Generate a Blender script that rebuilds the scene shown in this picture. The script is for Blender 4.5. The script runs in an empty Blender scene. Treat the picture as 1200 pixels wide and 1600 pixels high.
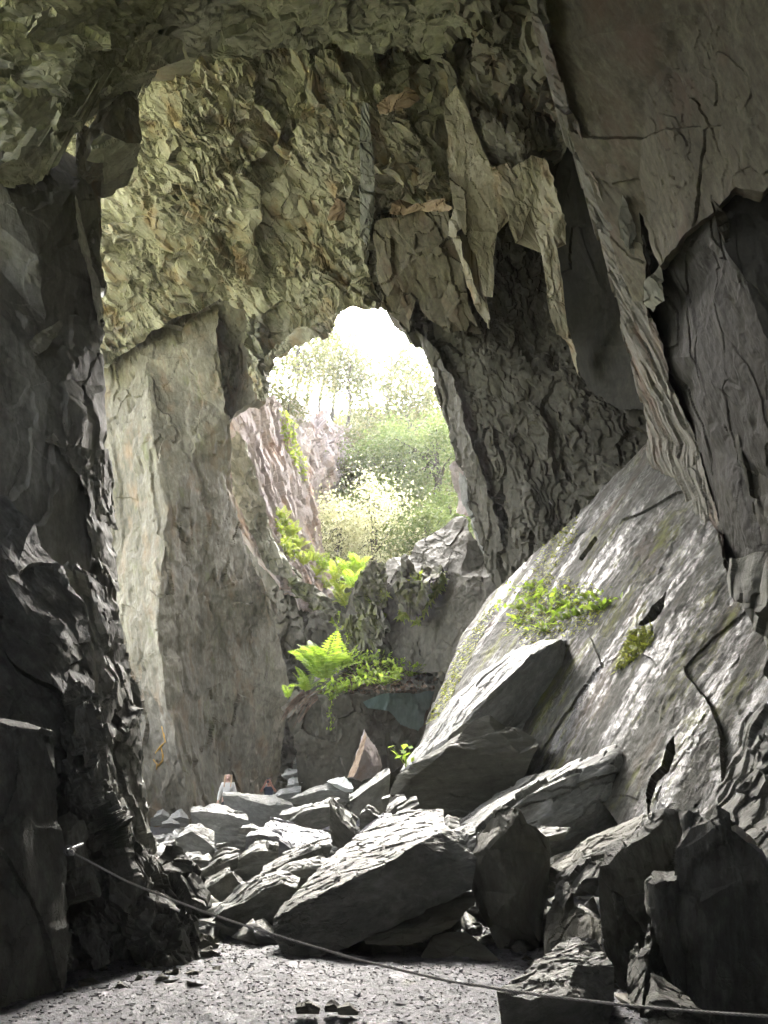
import bpy, math, random
import numpy as np
from mathutils import Vector, Matrix
from mathutils.geometry import delaunay_2d_cdt
from mathutils.bvhtree import BVHTree

S = bpy.context.scene
COL = S.collection
R = math.radians
random.seed(7)

# ------------------------------------------------------------------ camera
FPX, CX, CY = 1155.0, 600.0, 800.0
PITCH = R(19.67)
CAMZ = 1.6
cam_d = bpy.data.cameras.new('camera')
cam_d.sensor_fit = 'VERTICAL'
cam_d.sensor_height = 36.0
cam_d.lens = 36.0 * FPX / 1600.0
cam_d.clip_start = 0.05
cam_d.clip_end = 3000
cam = bpy.data.objects.new('camera', cam_d)
COL.objects.link(cam)
cam.location = (0, 0, CAMZ)
cam.rotation_euler = (R(90) + PITCH, 0, 0)
S.camera = cam

# ------------------------------------------------------------------ light
SUN_EL, SUN_AZ = R(40), R(-3)          # azimuth measured from +Y towards +X
W = bpy.data.worlds.new('World')
S.world = W
W.use_nodes = True
wn = W.node_tree.nodes
bg = wn['Background']
sky = wn.new('ShaderNodeTexSky')
sky.sky_type = 'NISHITA'
sky.sun_disc = False
sky.sun_elevation = SUN_EL
sky.sun_rotation = SUN_AZ
sky.air_density = 0.45
sky.dust_density = 6.0
sky.ozone_density = 0.0
hs = wn.new('ShaderNodeHueSaturation')            # overcast: the sky is nearly grey all round
hs.inputs['Saturation'].default_value = 0.45
W.node_tree.links.new(sky.outputs[0], hs.inputs['Color'])
W.node_tree.links.new(hs.outputs[0], bg.inputs[0])
bg.inputs[1].default_value = 0.15

sun_d = bpy.data.lights.new('sun', 'SUN')
sun_d.energy = 0.5
sun_d.angle = R(28)
sun_d.color = (1.0, 0.985, 0.915)
sun = bpy.data.objects.new('sun', sun_d)
COL.objects.link(sun)
sdir = Vector((math.sin(SUN_AZ) * math.cos(SUN_EL), math.cos(SUN_AZ) * math.cos(SUN_EL), math.sin(SUN_EL)))
sun.rotation_euler = sdir.to_track_quat('Z', 'Y').to_euler()

S.view_settings.view_transform = 'Standard'
S.view_settings.look = 'None'
S.view_settings.gamma = 1.0
S.view_settings.use_curve_mapping = False
S.view_settings.exposure = 4.9
S.render.engine = 'CYCLES'
S.cycles.use_denoising = True
S.cycles.max_bounces = 8
S.cycles.diffuse_bounces = 6
S.cycles.adaptive_threshold = 0.025
S.cycles.sample_clamp_indirect = 8

# ------------------------------------------------------------------ rays
cP, sP = math.cos(PITCH), math.sin(PITCH)
CAM = np.array([0, 0, CAMZ])

def ray(px, py):
    xc, yc = (px - CX) / FPX, -(py - CY) / FPX
    return np.array([xc, cP - yc * sP, sP + yc * cP])

def at(px, py, D):
    d = ray(px, py)
    return CAM + d * (D / d[1])

def ground_D(py, z=0.0):
    d = ray(CX, py)
    return (z - CAMZ) / (d[2] / d[1])

def plane_D(A, B, C):
    a, b, c = at(*A), at(*B), at(*C)
    n = np.cross(b - a, c - a)
    k = n.dot(a - CAM)
    def f(px, py):
        d = ray(px, py)
        return d[1] * k / n.dot(d)
    return f

# ------------------------------------------------------------------ noise (numpy)
def _h(i, j, k, s):
    h = (i.astype(np.int64) * 374761393 + j.astype(np.int64) * 668265263 + k.astype(np.int64) * 2147483647 + s * 1274126177) & 0xFFFFFFFF
    h = ((h ^ (h >> 13)) * 1274126177) & 0xFFFFFFFF
    h = ((h ^ (h >> 16)) * 2246822519) & 0xFFFFFFFF
    return ((h ^ (h >> 15)) & 0xFFFFFF).astype(np.float32) / 16777215.0

def vnoise(q, s=0):
    f = np.floor(q)
    i = f.astype(np.int64)
    t = (q - f)
    t = t * t * t * (t * (t * 6 - 15) + 10)
    out = 0
    for dx in (0, 1):
        wx = t[:, 0] if dx else 1 - t[:, 0]
        for dy in (0, 1):
            wy = t[:, 1] if dy else 1 - t[:, 1]
            for dz in (0, 1):
                wz = t[:, 2] if dz else 1 - t[:, 2]
                out = out + wx * wy * wz * _h(i[:, 0] + dx, i[:, 1] + dy, i[:, 2] + dz, s)
    return out * 2 - 1

def fbm(q, s=0, o=4):
    a, r = 1.0, 0
    for k in range(o):
        r = r + a * vnoise(q, s + k * 17)
        q = q * 2.03 + 7.1
        a *= 0.5
    return r

def worley(q, s=0):
    i = np.floor(q).astype(np.int64)
    n = len(q)
    f1 = np.full(n, 9e9); f2 = np.full(n, 9e9)
    cell = np.zeros((n, 3), np.int64); cen = np.zeros((n, 3))
    for dx in (-1, 0, 1):
        for dy in (-1, 0, 1):
            for dz in (-1, 0, 1):
                c0, c1, c2 = i[:, 0] + dx, i[:, 1] + dy, i[:, 2] + dz
                fx = np.stack([c0 + _h(c0, c1, c2, s), c1 + _h(c0, c1, c2, s + 1), c2 + _h(c0, c1, c2, s + 2)], 1)
                d = ((q - fx) ** 2).sum(1)
                m = d < f1
                f2 = np.where(m, f1, np.minimum(f2, d))
                f1 = np.where(m, d, f1)
                cell[m] = np.stack([c0, c1, c2], 1)[m]
                cen[m] = fx[m]
    return np.sqrt(f1), np.sqrt(f2), cell, cen

def facets(q, size, amp, tilt, s=0):
    """broken slate: every cell of the rock gets its own height and its own tilted plane"""
    qq = q / np.array(size)
    qq = qq + 0.10 * np.stack([vnoise(qq * 1.7, s + 50), vnoise(qq * 1.7, s + 51), vnoise(qq * 1.7, s + 52)], 1)
    f1, f2, c, cen = worley(qq, s)
    r = [_h(c[:, 0], c[:, 1], c[:, 2], s + 5 + k) * 2 - 1 for k in range(4)]
    d = qq - cen
    h = amp * (r[0] + tilt * (r[1] * d[:, 0] + r[2] * d[:, 1] + r[3] * d[:, 2]) * 1.8)
    crack = np.clip(1 - (f2 - f1) / 0.10, 0, 1)
    return h - amp * 0.12 * crack

def layers(q, size, amp, n, s=0):
    """peeled slate: thin sheets that end in ragged angular steps"""
    qq = q / np.array(size)
    x = .55 * facets(qq, (1, 1, 1), 1.0, .9, s) + .75 * fbm(qq * 1.1, s + 40, 5)
    y = x * n
    f = np.floor(y); t = np.clip((y - f - .86) / .14, 0, 1)
    return amp * ((f + t + .12 * (y - f)) / n)

# ------------------------------------------------------------------ mesh engine
def subdivide(P, T, Lpx, maxv=160000):
    for it in range(11):
        E = np.concatenate([T[:, [0, 1]], T[:, [1, 2]], T[:, [2, 0]]])
        Es = np.sort(E, 1)
        key = Es[:, 0].astype(np.int64) * 10000000 + Es[:, 1]
        u, first, inv = np.unique(key, return_index=True, return_inverse=True)
        ue = Es[first]
        a, b = P[ue[:, 0]], P[ue[:, 1]]
        mid = (a + b) / 2
        dist = np.maximum(np.linalg.norm(mid - CAM, axis=1), 3.0)
        L = np.linalg.norm(a - b, axis=1) / dist * FPX
        mark = L > Lpx
        if not mark.any() or len(P) > maxv:
            break
        idx = np.full(len(u), -1)
        idx[mark] = len(P) + np.arange(mark.sum())
        P = np.concatenate([P, mid[mark]])
        n = len(T)
        m = idx[inv].reshape(3, n).T            # mids for edges ab, bc, ca
        cnt = (m >= 0).sum(1)
        out = [T[cnt == 0]]
        s3 = cnt == 3
        t, mm = T[s3], m[s3]
        out += [np.stack([t[:, 0], mm[:, 0], mm[:, 2]], 1), np.stack([mm[:, 0], t[:, 1], mm[:, 1]], 1),
                np.stack([mm[:, 2], mm[:, 1], t[:, 2]], 1), mm]
        for k in range(3):
            k1, k2 = (k + 1) % 3, (k + 2) % 3
            s1 = (cnt == 1) & (m[:, k] >= 0)
            t, mk = T[s1], m[s1, k]
            out += [np.stack([t[:, k], mk, t[:, k2]], 1), np.stack([mk, t[:, k1], t[:, k2]], 1)]
            s2 = (cnt == 2) & (m[:, k2] < 0)     # edges k and k1 marked
            t, ma, mb = T[s2], m[s2, k], m[s2, k1]
            out += [np.stack([ma, t[:, k1], mb], 1), np.stack([t[:, k], ma, mb], 1), np.stack([t[:, k], mb, t[:, k2]], 1)]
        T = np.concatenate(out)
    return P, T

def vnormals(P, T):
    n = np.cross(P[T[:, 1]] - P[T[:, 0]], P[T[:, 2]] - P[T[:, 0]])
    N = np.zeros_like(P)
    for k in range(3):
        np.add.at(N, T[:, k], n)
    return N / np.maximum(np.linalg.norm(N, axis=1, keepdims=True), 1e-9)

def mesh_from(name, P, T, smooth_deg=None):
    me = bpy.data.meshes.new(name)
    me.vertices.add(len(P)); me.loops.add(len(T) * 3); me.polygons.add(len(T))
    me.vertices.foreach_set('co', np.ascontiguousarray(P, np.float32).ravel())
    me.loops.foreach_set('vertex_index', np.ascontiguousarray(T, np.int32).ravel())
    me.polygons.foreach_set('loop_start', np.arange(len(T), dtype=np.int32) * 3)
    me.update(calc_edges=True)
    if smooth_deg:
        me.polygons.foreach_set('use_smooth', np.ones(len(T), bool))
        me.set_sharp_from_angle(angle=R(smooth_deg))
    return me

def props(o, label=None, cat=None, kind=None, group=None):
    if label: o['label'] = label
    if cat: o['category'] = cat
    if kind: o['kind'] = kind
    if group: o['group'] = group
    return o

def link(name, me, mat, loc=(0, 0, 0), parent=None):
    o = bpy.data.objects.new(name, me)
    COL.objects.link(o)
    if mat: me.materials.append(mat)
    o.location = loc
    if parent:
        o.parent = parent
        o.location = Vector(loc) - parent.location
    return o

BVH = {}
TRIS = [0]

def rock(name, outline, inner=(), creases=(), mat=None, L=3.2, grain=((0, 0), (0, 100)), styles=(), rough=(0.03, 2.0, 4),
         jag=0.08, jagf=1.5, back=1.0, shrink=0.12, ds=1.0, smooth=38, seed=1, label=None, cat=None, kind=None, group=None,
         parent=None, key=None, flat_back=False, lift=0.0, bdir=None, calm=None, gashes=()):
    """low polygon rock modelled from corner points, subdivided, broken up by slate cleavage and closed at the back"""
    pts = [(p[0], p[1], (p[2] if p[2] else ground_D(p[1], -0.06)) * (ds if p[2] else 1)) for p in list(outline) + list(inner)]
    no = len(outline)
    co2 = [Vector((p[0], -p[1])) for p in pts]
    ed = [(i, (i + 1) % no) for i in range(no)] + [tuple(c) for c in creases]
    vs, _, fs, ov, _, _ = delaunay_2d_cdt(co2, ed, [list(range(no))], 1, 1e-3)
    P = []
    for v, o in zip(vs, ov):
        if o:
            D = pts[o[0]][2]
        else:
            w = sorted(((v - c).length + 1e-6, i) for i, c in enumerate(co2))[:3]
            D = sum(pts[i][2] / d for d, i in w) / sum(1 / d for d, i in w)
        P.append(at(v.x, -v.y, D))
    P = np.array(P)
    T = np.array([f for f in fs if len(f) == 3], int)
    n = np.cross(P[T[:, 1]] - P[T[:, 0]], P[T[:, 2]] - P[T[:, 0]])
    flip = (n * (CAM - P[T[:, 0]])).sum(1) < 0
    T[flip] = T[flip][:, ::-1]
    P, T = subdivide(P, T, L)
    N = vnormals(P, T)
    cen = P.mean(0)
    nm = N.mean(0); nm /= np.linalg.norm(nm)
    Dm = float(np.mean(P[:, 1]))
    g = at(grain[1][0], grain[1][1], Dm) - at(grain[0][0], grain[0][1], Dm)
    g = g - nm * g.dot(nm); g /= np.linalg.norm(g)
    a = np.cross(nm, g)
    F = np.stack([g, a, nm], 1)
    q = P @ F
    h = np.zeros(len(P))
    for k, st in enumerate(styles):
        if st[0] == 'L': h += layers(q, st[1], st[2], st[3], seed * 31 + k * 7)
        else:
            f = facets(q, st[0], st[1], st[2], seed * 31 + k * 7)
            if len(st) > 3: f = f * np.clip(.55 + 1.1 * fbm(q / st[3], seed + 80 + k, 3), .05, 1.5)
            h += f
    ra, rf, ro = rough
    h += ra * fbm(q * rf, seed * 13, ro)
    lat = np.stack([vnoise(q * jagf, seed + 3) + .5 * vnoise(q * jagf * 3.1, seed + 4),
                    vnoise(q * jagf, seed + 5) + .5 * vnoise(q * jagf * 3.1, seed + 6)], 1) * jag
    if calm is not None:                         # split faces stay smooth, broken tops stay flaky
        h = h * (calm + (1 - calm) * np.clip(N[:, 2] * 1.6, 0, 1))
    P = P + N * h[:, None] + lat[:, :1] * g + lat[:, 1:] * a + nm * lift
    if gashes:                                       # open fissures: the rock inside each outline sinks in
        rel = P - CAM
        xc = rel[:, 0]; f_ = rel[:, 1] * cP + rel[:, 2] * sP; u_ = -rel[:, 1] * sP + rel[:, 2] * cP
        X, Y = CX + FPX * xc / f_, CY - FPX * u_ / f_
        for gp, dep in gashes:
            ins = np.zeros(len(P), bool); j = len(gp) - 1
            for i in range(len(gp)):
                (xi, yi), (xj, yj) = gp[i], gp[j]
                if yi != yj:
                    ins ^= ((yi > Y) != (yj > Y)) & (X < (xj - xi) * (Y - yi) / (yj - yi) + xi)
                j = i
            P[ins] -= nm * dep
    # close the back
    E = np.concatenate([T[:, [0, 1]], T[:, [1, 2]], T[:, [2, 0]]])
    k1 = E[:, 0].astype(np.int64) * 10000000 + E[:, 1]
    k2 = E[:, 1].astype(np.int64) * 10000000 + E[:, 0]
    be = E[~np.isin(k1, k2)]
    bv = np.unique(be)
    bd = cen - CAM
    if flat_back: bd[2] *= 0.3
    if bdir: bd = np.array(bdir, float)
    bd /= np.linalg.norm(bd)
    prev = np.arange(len(P))
    nP, nT, base = [P], [T], len(P)
    bc = P[bv].mean(0)
    for r, t in enumerate((0.25, 0.6, 1.0)):
        ring = bc + (P[bv] - bc) * (1 - shrink * t ** 1.5) + bd * back * t
        ring = ring + bd * (0.12 * back * vnoise(ring * 2.0, seed + 9 + r))[:, None] * (1 if r < 2 else 0)
        cur = np.full(len(P), -1); cur[bv] = base + np.arange(len(bv))
        nP.append(ring); base += len(bv)
        x, y = be[:, 0], be[:, 1]
        nT += [np.stack([prev[y], prev[x], cur[x]], 1), np.stack([prev[y], cur[x], cur[y]], 1)]
        prev = cur
    nP.append((bc + bd * back * 1.05)[None])
    if kind != 'structure': nT.append(np.stack([prev[be[:, 1]], prev[be[:, 0]], np.full(len(be), base)], 1))
    if key:
        BVH[key] = BVHTree.FromPolygons([Vector(p) for p in P], [tuple(int(i) for i in t) for t in T])
    P = np.concatenate(nP); T = np.concatenate(nT)
    loc = np.array([P[:, 0].mean(), P[:, 1].mean(), P[:, 2].min()])
    me = mesh_from(name, P - loc, T, smooth)
    at_ = me.attributes.new('sl', 'FLOAT_VECTOR', 'POINT')
    at_.data.foreach_set('vector', np.ascontiguousarray(P @ F, np.float32).ravel())
    TRIS[0] += len(T)
    o = link(name, me, mat, loc, parent)
    return props(o, label, cat, kind, group)

def hit(key, px, py):
    d = Vector(ray(px, py)).normalized()
    return BVH[key].ray_cast(Vector(CAM), d)     # location, normal, index, distance

def stone(name, B, Rg, F, D, dd, label=None, **kw):
    """a block: B back edge of its top (left to right), Rg the ridge where top meets front, F its foot (left to right)"""
    f = kw.pop('fd', 0.12)
    tl = kw.pop('tilt', 0.0)                     # depth change across the block, left to right
    xs = [p[0] for p in B + Rg + F]
    x0, x1 = min(xs), max(xs)
    dz = lambda x: tl * ((x - x0) / (x1 - x0) - .5)
    dd *= 0.55
    b = [(x, y, D + dd + dz(x)) for x, y in B]
    r = [(x, y, D + dz(x)) for x, y in Rg]
    ft = [(x, y, D + f + dz(x)) for x, y in F]
    out = b + [r[-1]] + ft[::-1] + [r[0]]
    inner = r[1:-1]
    n = len(out)
    chain = [n - 1] + [n + i for i in range(len(inner))] + [len(b)]
    cr = list(zip(chain[:-1], chain[1:]))
    kw.setdefault('back', max(0.5, dd * 0.6))
    return rock(name, out, inner, cr, label=label, **kw)
# ------------------------------------------------------------------ materials
def nodes_of(name):
    m = bpy.data.materials.new(name)
    m.use_nodes = True
    nt = m.node_tree
    return m, nt, nt.nodes, nt.links, nt.nodes['Principled BSDF']

def _noise(nt, vec, scale, detail=6, rough=0.6, mul=None):
    n = nt.nodes.new('ShaderNodeTexNoise')
    n.inputs['Scale'].default_value = scale
    n.inputs['Detail'].default_value = detail
    n.inputs['Roughness'].default_value = rough
    if mul:
        mp = nt.nodes.new('ShaderNodeMapping')
        mp.inputs['Scale'].default_value = mul
        nt.links.new(vec, mp.inputs[0]); vec = mp.outputs[0]
    nt.links.new(vec, n.inputs['Vector'])
    return n.outputs['Fac']

def _ramp(nt, fac, stops):
    r = nt.nodes.new('ShaderNodeValToRGB')
    e = r.color_ramp.elements
    while len(e) < len(stops): e.new(0.5)
    for el, (p, c) in zip(e, stops):
        el.position = p
        el.color = (*c, 1) if len(c) == 3 else c
    nt.links.new(fac, r.inputs[0])
    return r.outputs[0]

def _mix(nt, fac, a, b, mode='MIX'):
    m = nt.nodes.new('ShaderNodeMix')
    m.data_type = 'RGBA'; m.blend_type = mode
    for s, v in ((0, fac), (6, a), (7, b)):
        if isinstance(v, (int, float)): m.inputs[s].default_value = v
        elif isinstance(v, tuple): m.inputs[s].default_value = (*v, 1)
        else: nt.links.new(v, m.inputs[s])
    return m.outputs[2]

def _math(nt, op, a, b=None, clamp=False):
    m = nt.nodes.new('ShaderNodeMath'); m.operation = op; m.use_clamp = clamp
    for i, v in enumerate((a, b)):
        if v is None: continue
        if isinstance(v, (int, float)): m.inputs[i].default_value = v
        else: nt.links.new(v, m.inputs[i])
    return m.outputs[0]

def rock_mat(name, dark, mid, light, rust=0.0, rustc=(0.22, 0.12, 0.06), moss=0.0, mossc=(0.09, 0.10, 0.012), rough=0.72, wet=0.0,
             streak=1.0, bump=0.5, fine=1.0, scale=1.0, crack=0.5, wetr=0.34, spec=0.6, spec0=0.3):
    m, nt, N, Lk, P = nodes_of(name)
    av = N.new('ShaderNodeAttribute'); av.attribute_name = 'sl'
    v = av.outputs['Vector']
    big = _noise(nt, v, 0.55 * scale, 5, 0.55, (0.5, 1, 1))
    stk = _noise(nt, v, 1.6 * scale, 8, 0.68, (0.22, 3.2, 3.2))
    fin = _noise(nt, v, 9.0 * scale, 8, 0.7, (0.6, 1.3, 1.3))
    s = _math(nt, 'ADD', _math(nt, 'MULTIPLY', big, 0.5), _math(nt, 'MULTIPLY', stk, 0.5 * streak))
    s = _math(nt, 'ADD', s, _math(nt, 'MULTIPLY', _math(nt, 'SUBTRACT', fin, 0.5), 0.5 * fine))
    o = 0.25 * (streak - 1)
    col = _ramp(nt, s, [(0.28 + o, dark), (0.5 + o, mid), (0.74 + o, light)])
    if rust:
        rf = _noise(nt, v, 0.9 * scale, 7, 0.62, (0.6, 1.4, 1.4))
        rm = _ramp(nt, rf, [(0.60 - 0.16 * rust, (0, 0, 0)), (0.74 - 0.10 * rust, (1, 1, 1))])
        col = _mix(nt, _math(nt, 'MULTIPLY', rm, min(1, 0.75)), col, rustc)
    if moss:
        mf = _noise(nt, v, 1.0 * scale, 9, 0.75, (0.5, 1.4, 1.4))
        mm = _ramp(nt, mf, [(0.63 - 0.16 * moss, (0, 0, 0)), (0.72 - 0.12 * moss, (1, 1, 1))])
        mk = _math(nt, 'MULTIPLY', mm, 0.85)
        col = _mix(nt, mk, col, mossc)
    hgt = _math(nt, 'ADD', _math(nt, 'MULTIPLY', stk, 0.7), _math(nt, 'MULTIPLY', fin, 0.45))
    if crack:
        vo = N.new('ShaderNodeTexVoronoi'); vo.feature = 'DISTANCE_TO_EDGE'
        mp = N.new('ShaderNodeMapping'); mp.inputs['Scale'].default_value = (0.45 * scale, 1.5 * scale, 1.5 * scale)
        wv = N.new('ShaderNodeTexNoise'); wv.inputs['Scale'].default_value = 1.5; wv.inputs['Detail'].default_value = 5
        Lk.new(v, wv.inputs['Vector'])
        va = N.new('ShaderNodeVectorMath'); va.operation = 'ADD'
        vs = N.new('ShaderNodeVectorMath'); vs.operation = 'SCALE'; vs.inputs[3].default_value = 0.9
        Lk.new(wv.outputs['Color'], vs.inputs[0]); Lk.new(v, va.inputs[0]); Lk.new(vs.outputs[0], va.inputs[1])
        Lk.new(va.outputs[0], mp.inputs[0]); Lk.new(mp.outputs[0], vo.inputs['Vector'])
        cm = _ramp(nt, vo.outputs['Distance'], [(0.0, (0, 0, 0)), (0.02, (1, 1, 1))])
        cm = _math(nt, 'MAXIMUM', cm, _ramp(nt, big, [(0.5, (0, 0, 0)), (0.54, (1, 1, 1))]))
        hgt = _math(nt, 'ADD', hgt, _math(nt, 'MULTIPLY', cm, 0.35 * crack))
    Lk.new(col, P.inputs['Base Color'])
    b = N.new('ShaderNodeBump'); b.inputs['Strength'].default_value = bump; b.inputs['Distance'].default_value = 0.09
    Lk.new(hgt, b.inputs['Height']); Lk.new(b.outputs[0], P.inputs['Normal'])
    if wet:
        wf = _noise(nt, v, 0.8 * scale, 8, 0.7, (0.26, 1.8, 1.8))
        wf = _math(nt, 'ADD', wf, _math(nt, 'MULTIPLY', _math(nt, 'SUBTRACT', fin, 0.5), 0.55))
        rr = _ramp(nt, wf, [(0.62 - 0.3 * wet, (rough,) * 3), (0.75 - 0.3 * wet, (wetr,) * 3)])
        Lk.new(rr, P.inputs['Roughness'])
        P.inputs['Specular IOR Level'].default_value = spec
    else:
        P.inputs['Roughness'].default_value = rough
        P.inputs['Specular IOR Level'].default_value = spec0
    return m

M = {}
M['slate'] = rock_mat('slate', (0.085, 0.086, 0.072), (0.165, 0.165, 0.14), (0.28, 0.28, 0.25), rough=0.62, wet=0.4, bump=0.75, crack=0.25, fine=1.5, streak=1.15)
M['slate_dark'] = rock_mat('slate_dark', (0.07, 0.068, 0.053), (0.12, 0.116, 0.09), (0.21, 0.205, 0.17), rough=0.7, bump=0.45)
M['slate_skylit'] = rock_mat('slate_skylit', (0.11, 0.115, 0.125), (0.20, 0.205, 0.22), (0.36, 0.36, 0.38), rough=0.5, wet=0.6, bump=0.6)  # blue of the sky light is put into this slate colour
M['slate_rim'] = rock_mat('slate_rim', (0.065, 0.065, 0.053), (0.115, 0.114, 0.095), (0.22, 0.218, 0.19), rough=0.68, bump=0.65, crack=0.5, fine=1.7, streak=1.15)
M['olive'] = rock_mat('slate_olive', (0.15, 0.147, 0.108), (0.365, 0.352, 0.26), (0.58, 0.555, 0.43), rust=0.5, rustc=(0.36, 0.25, 0.13), rough=0.75, bump=0.6, crack=0.8)
M['pillar'] = rock_mat('slate_pillar', (0.085, 0.077, 0.054), (0.175, 0.16, 0.115), (0.33, 0.31, 0.235), rust=0.42, rustc=(0.25, 0.175, 0.10), moss=0.35, mossc=(0.15, 0.16, 0.07), rough=0.7, bump=0.55, crack=0.3, streak=1.25)
M['brown'] = rock_mat('slate_brown', (0.09, 0.085, 0.065), (0.165, 0.155, 0.12), (0.27, 0.255, 0.20), rust=0.5, rustc=(0.15, 0.09, 0.055), rough=0.75, bump=0.5)
M['brown_dark'] = rock_mat('slate_brown_dark', (0.06, 0.052, 0.032), (0.108, 0.096, 0.06), (0.19, 0.172, 0.11), rust=0.5, rustc=(0.11, 0.07, 0.042), rough=0.75, bump=0.45, streak=1.3, crack=0.2, fine=1.4)
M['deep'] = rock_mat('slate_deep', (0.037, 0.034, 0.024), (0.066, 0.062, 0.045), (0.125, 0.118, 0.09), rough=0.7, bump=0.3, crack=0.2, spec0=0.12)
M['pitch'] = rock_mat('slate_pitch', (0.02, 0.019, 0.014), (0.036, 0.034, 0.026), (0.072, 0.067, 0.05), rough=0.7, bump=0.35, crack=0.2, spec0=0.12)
M['tan'] = rock_mat('slate_tan', (0.22, 0.20, 0.145), (0.36, 0.33, 0.24), (0.50, 0.46, 0.35), rust=0.5, rustc=(0.30, 0.20, 0.11), rough=0.75, bump=0.6)
M['pale_olive'] = rock_mat('slate_pale_olive', (0.18, 0.175, 0.13), (0.295, 0.288, 0.218), (0.44, 0.43, 0.335), rough=0.7, bump=0.55)
M['moist'] = rock_mat('slate_moist', (0.03, 0.029, 0.021), (0.056, 0.054, 0.039), (0.12, 0.117, 0.095), rust=0.3, rustc=(0.085, 0.06, 0.035), moss=0.62, mossc=(0.12, 0.125, 0.02), rough=0.85, wet=0.42, wetr=0.2, spec=0.45, bump=0.5, streak=1.3, fine=1.8, crack=0.0)
M['mossy'] = rock_mat('slate_mossy', (0.07, 0.07, 0.05), (0.13, 0.125, 0.09), (0.22, 0.21, 0.16), moss=0.9, mossc=(0.10, 0.115, 0.02), rough=0.8, bump=0.7)
M['green'] = rock_mat('slate_green', (0.04, 0.065, 0.055), (0.07, 0.105, 0.09), (0.11, 0.15, 0.13), rough=0.55, bump=0.35)
M['pink'] = rock_mat('slate_pink', (0.22, 0.18, 0.16), (0.36, 0.31, 0.29), (0.5, 0.45, 0.43), rust=0.6, rustc=(0.30, 0.17, 0.09), rough=0.7, bump=0.8)
M['orange'] = rock_mat('slate_orange', (0.22, 0.155, 0.10), (0.36, 0.265, 0.175), (0.47, 0.38, 0.28), rough=0.75, bump=0.5)
M['pale'] = rock_mat('slate_pale', (0.34, 0.37, 0.36), (0.5, 0.54, 0.53), (0.62, 0.66, 0.65), rough=0.5, bump=0.3)

def plain(name, c, rough=0.7, metal=0.0, noise=0.0, sc=8.0):
    m, nt, N, Lk, P = nodes_of(name)
    P.inputs['Roughness'].default_value = rough
    P.inputs['Metallic'].default_value = metal
    if noise:
        tc = N.new('ShaderNodeTexCoord')
        f = _noise(nt, tc.outputs['Object'], sc, 6)
        Lk.new(_ramp(nt, f, [(0.3, tuple(x * (1 - noise) for x in c)), (0.7, tuple(min(1, x * (1 + noise)) for x in c))]), P.inputs['Base Color'])
    else:
        P.inputs['Base Color'].default_value = (*c, 1)
    return m

def leaf_mat(name, c1, c2, trans=0.45, sc=0.6):
    m, nt, N, Lk, P = nodes_of(name)
    g = N.new('ShaderNodeNewGeometry')
    f = _noise(nt, g.outputs['Position'], sc, 5)
    rnd = _math(nt, 'ADD', _math(nt, 'MULTIPLY', g.outputs['Random Per Island'], 0.5), _math(nt, 'MULTIPLY', f, 0.5))
    col = _ramp(nt, rnd, [(0.25, c1), (0.75, c2)])
    Lk.new(col, P.inputs['Base Color'])
    P.inputs['Roughness'].default_value = 0.5
    tr = N.new('ShaderNodeBsdfTranslucent'); Lk.new(col, tr.inputs[0])
    mx = N.new('ShaderNodeMixShader'); mx.inputs[0].default_value = trans
    Lk.new(P.outputs[0], mx.inputs[1]); Lk.new(tr.outputs[0], mx.inputs[2])
    Lk.new(mx.outputs[0], N['Material Output'].inputs[0])
    return m

M['leaf_green'] = leaf_mat('leaf_green', (0.09, 0.14, 0.03), (0.20, 0.25, 0.07))
M['leaf_dark'] = leaf_mat('leaf_dark', (0.06, 0.10, 0.025), (0.13, 0.18, 0.05))
M['leaf_gold'] = leaf_mat('leaf_gold', (0.08, 0.105, 0.03), (0.19, 0.18, 0.06), 0.38)
M['leaf_sunlit'] = leaf_mat('leaf_sunlit', (0.34, 0.36, 0.16), (0.66, 0.64, 0.42), 0.68)  # sun glare on the leaves is put into this near-white colour
M['fern'] = leaf_mat('fern_leaf', (0.20, 0.33, 0.025), (0.38, 0.50, 0.06), 0.62, 3.0)
M['fern_yellow'] = leaf_mat('fern_leaf_yellow', (0.22, 0.31, 0.03), (0.38, 0.43, 0.06), 0.58, 3.0)
M['moss'] = leaf_mat('moss_tuft', (0.20, 0.24, 0.02), (0.36, 0.38, 0.04), 0.5, 3.0)
M['bark'] = plain('bark', (0.05, 0.042, 0.032), 0.9, 0, 0.5, 3.0)
M['root'] = plain('root', (0.13, 0.085, 0.055), 0.9, 0, 0.5, 9.0)

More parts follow.
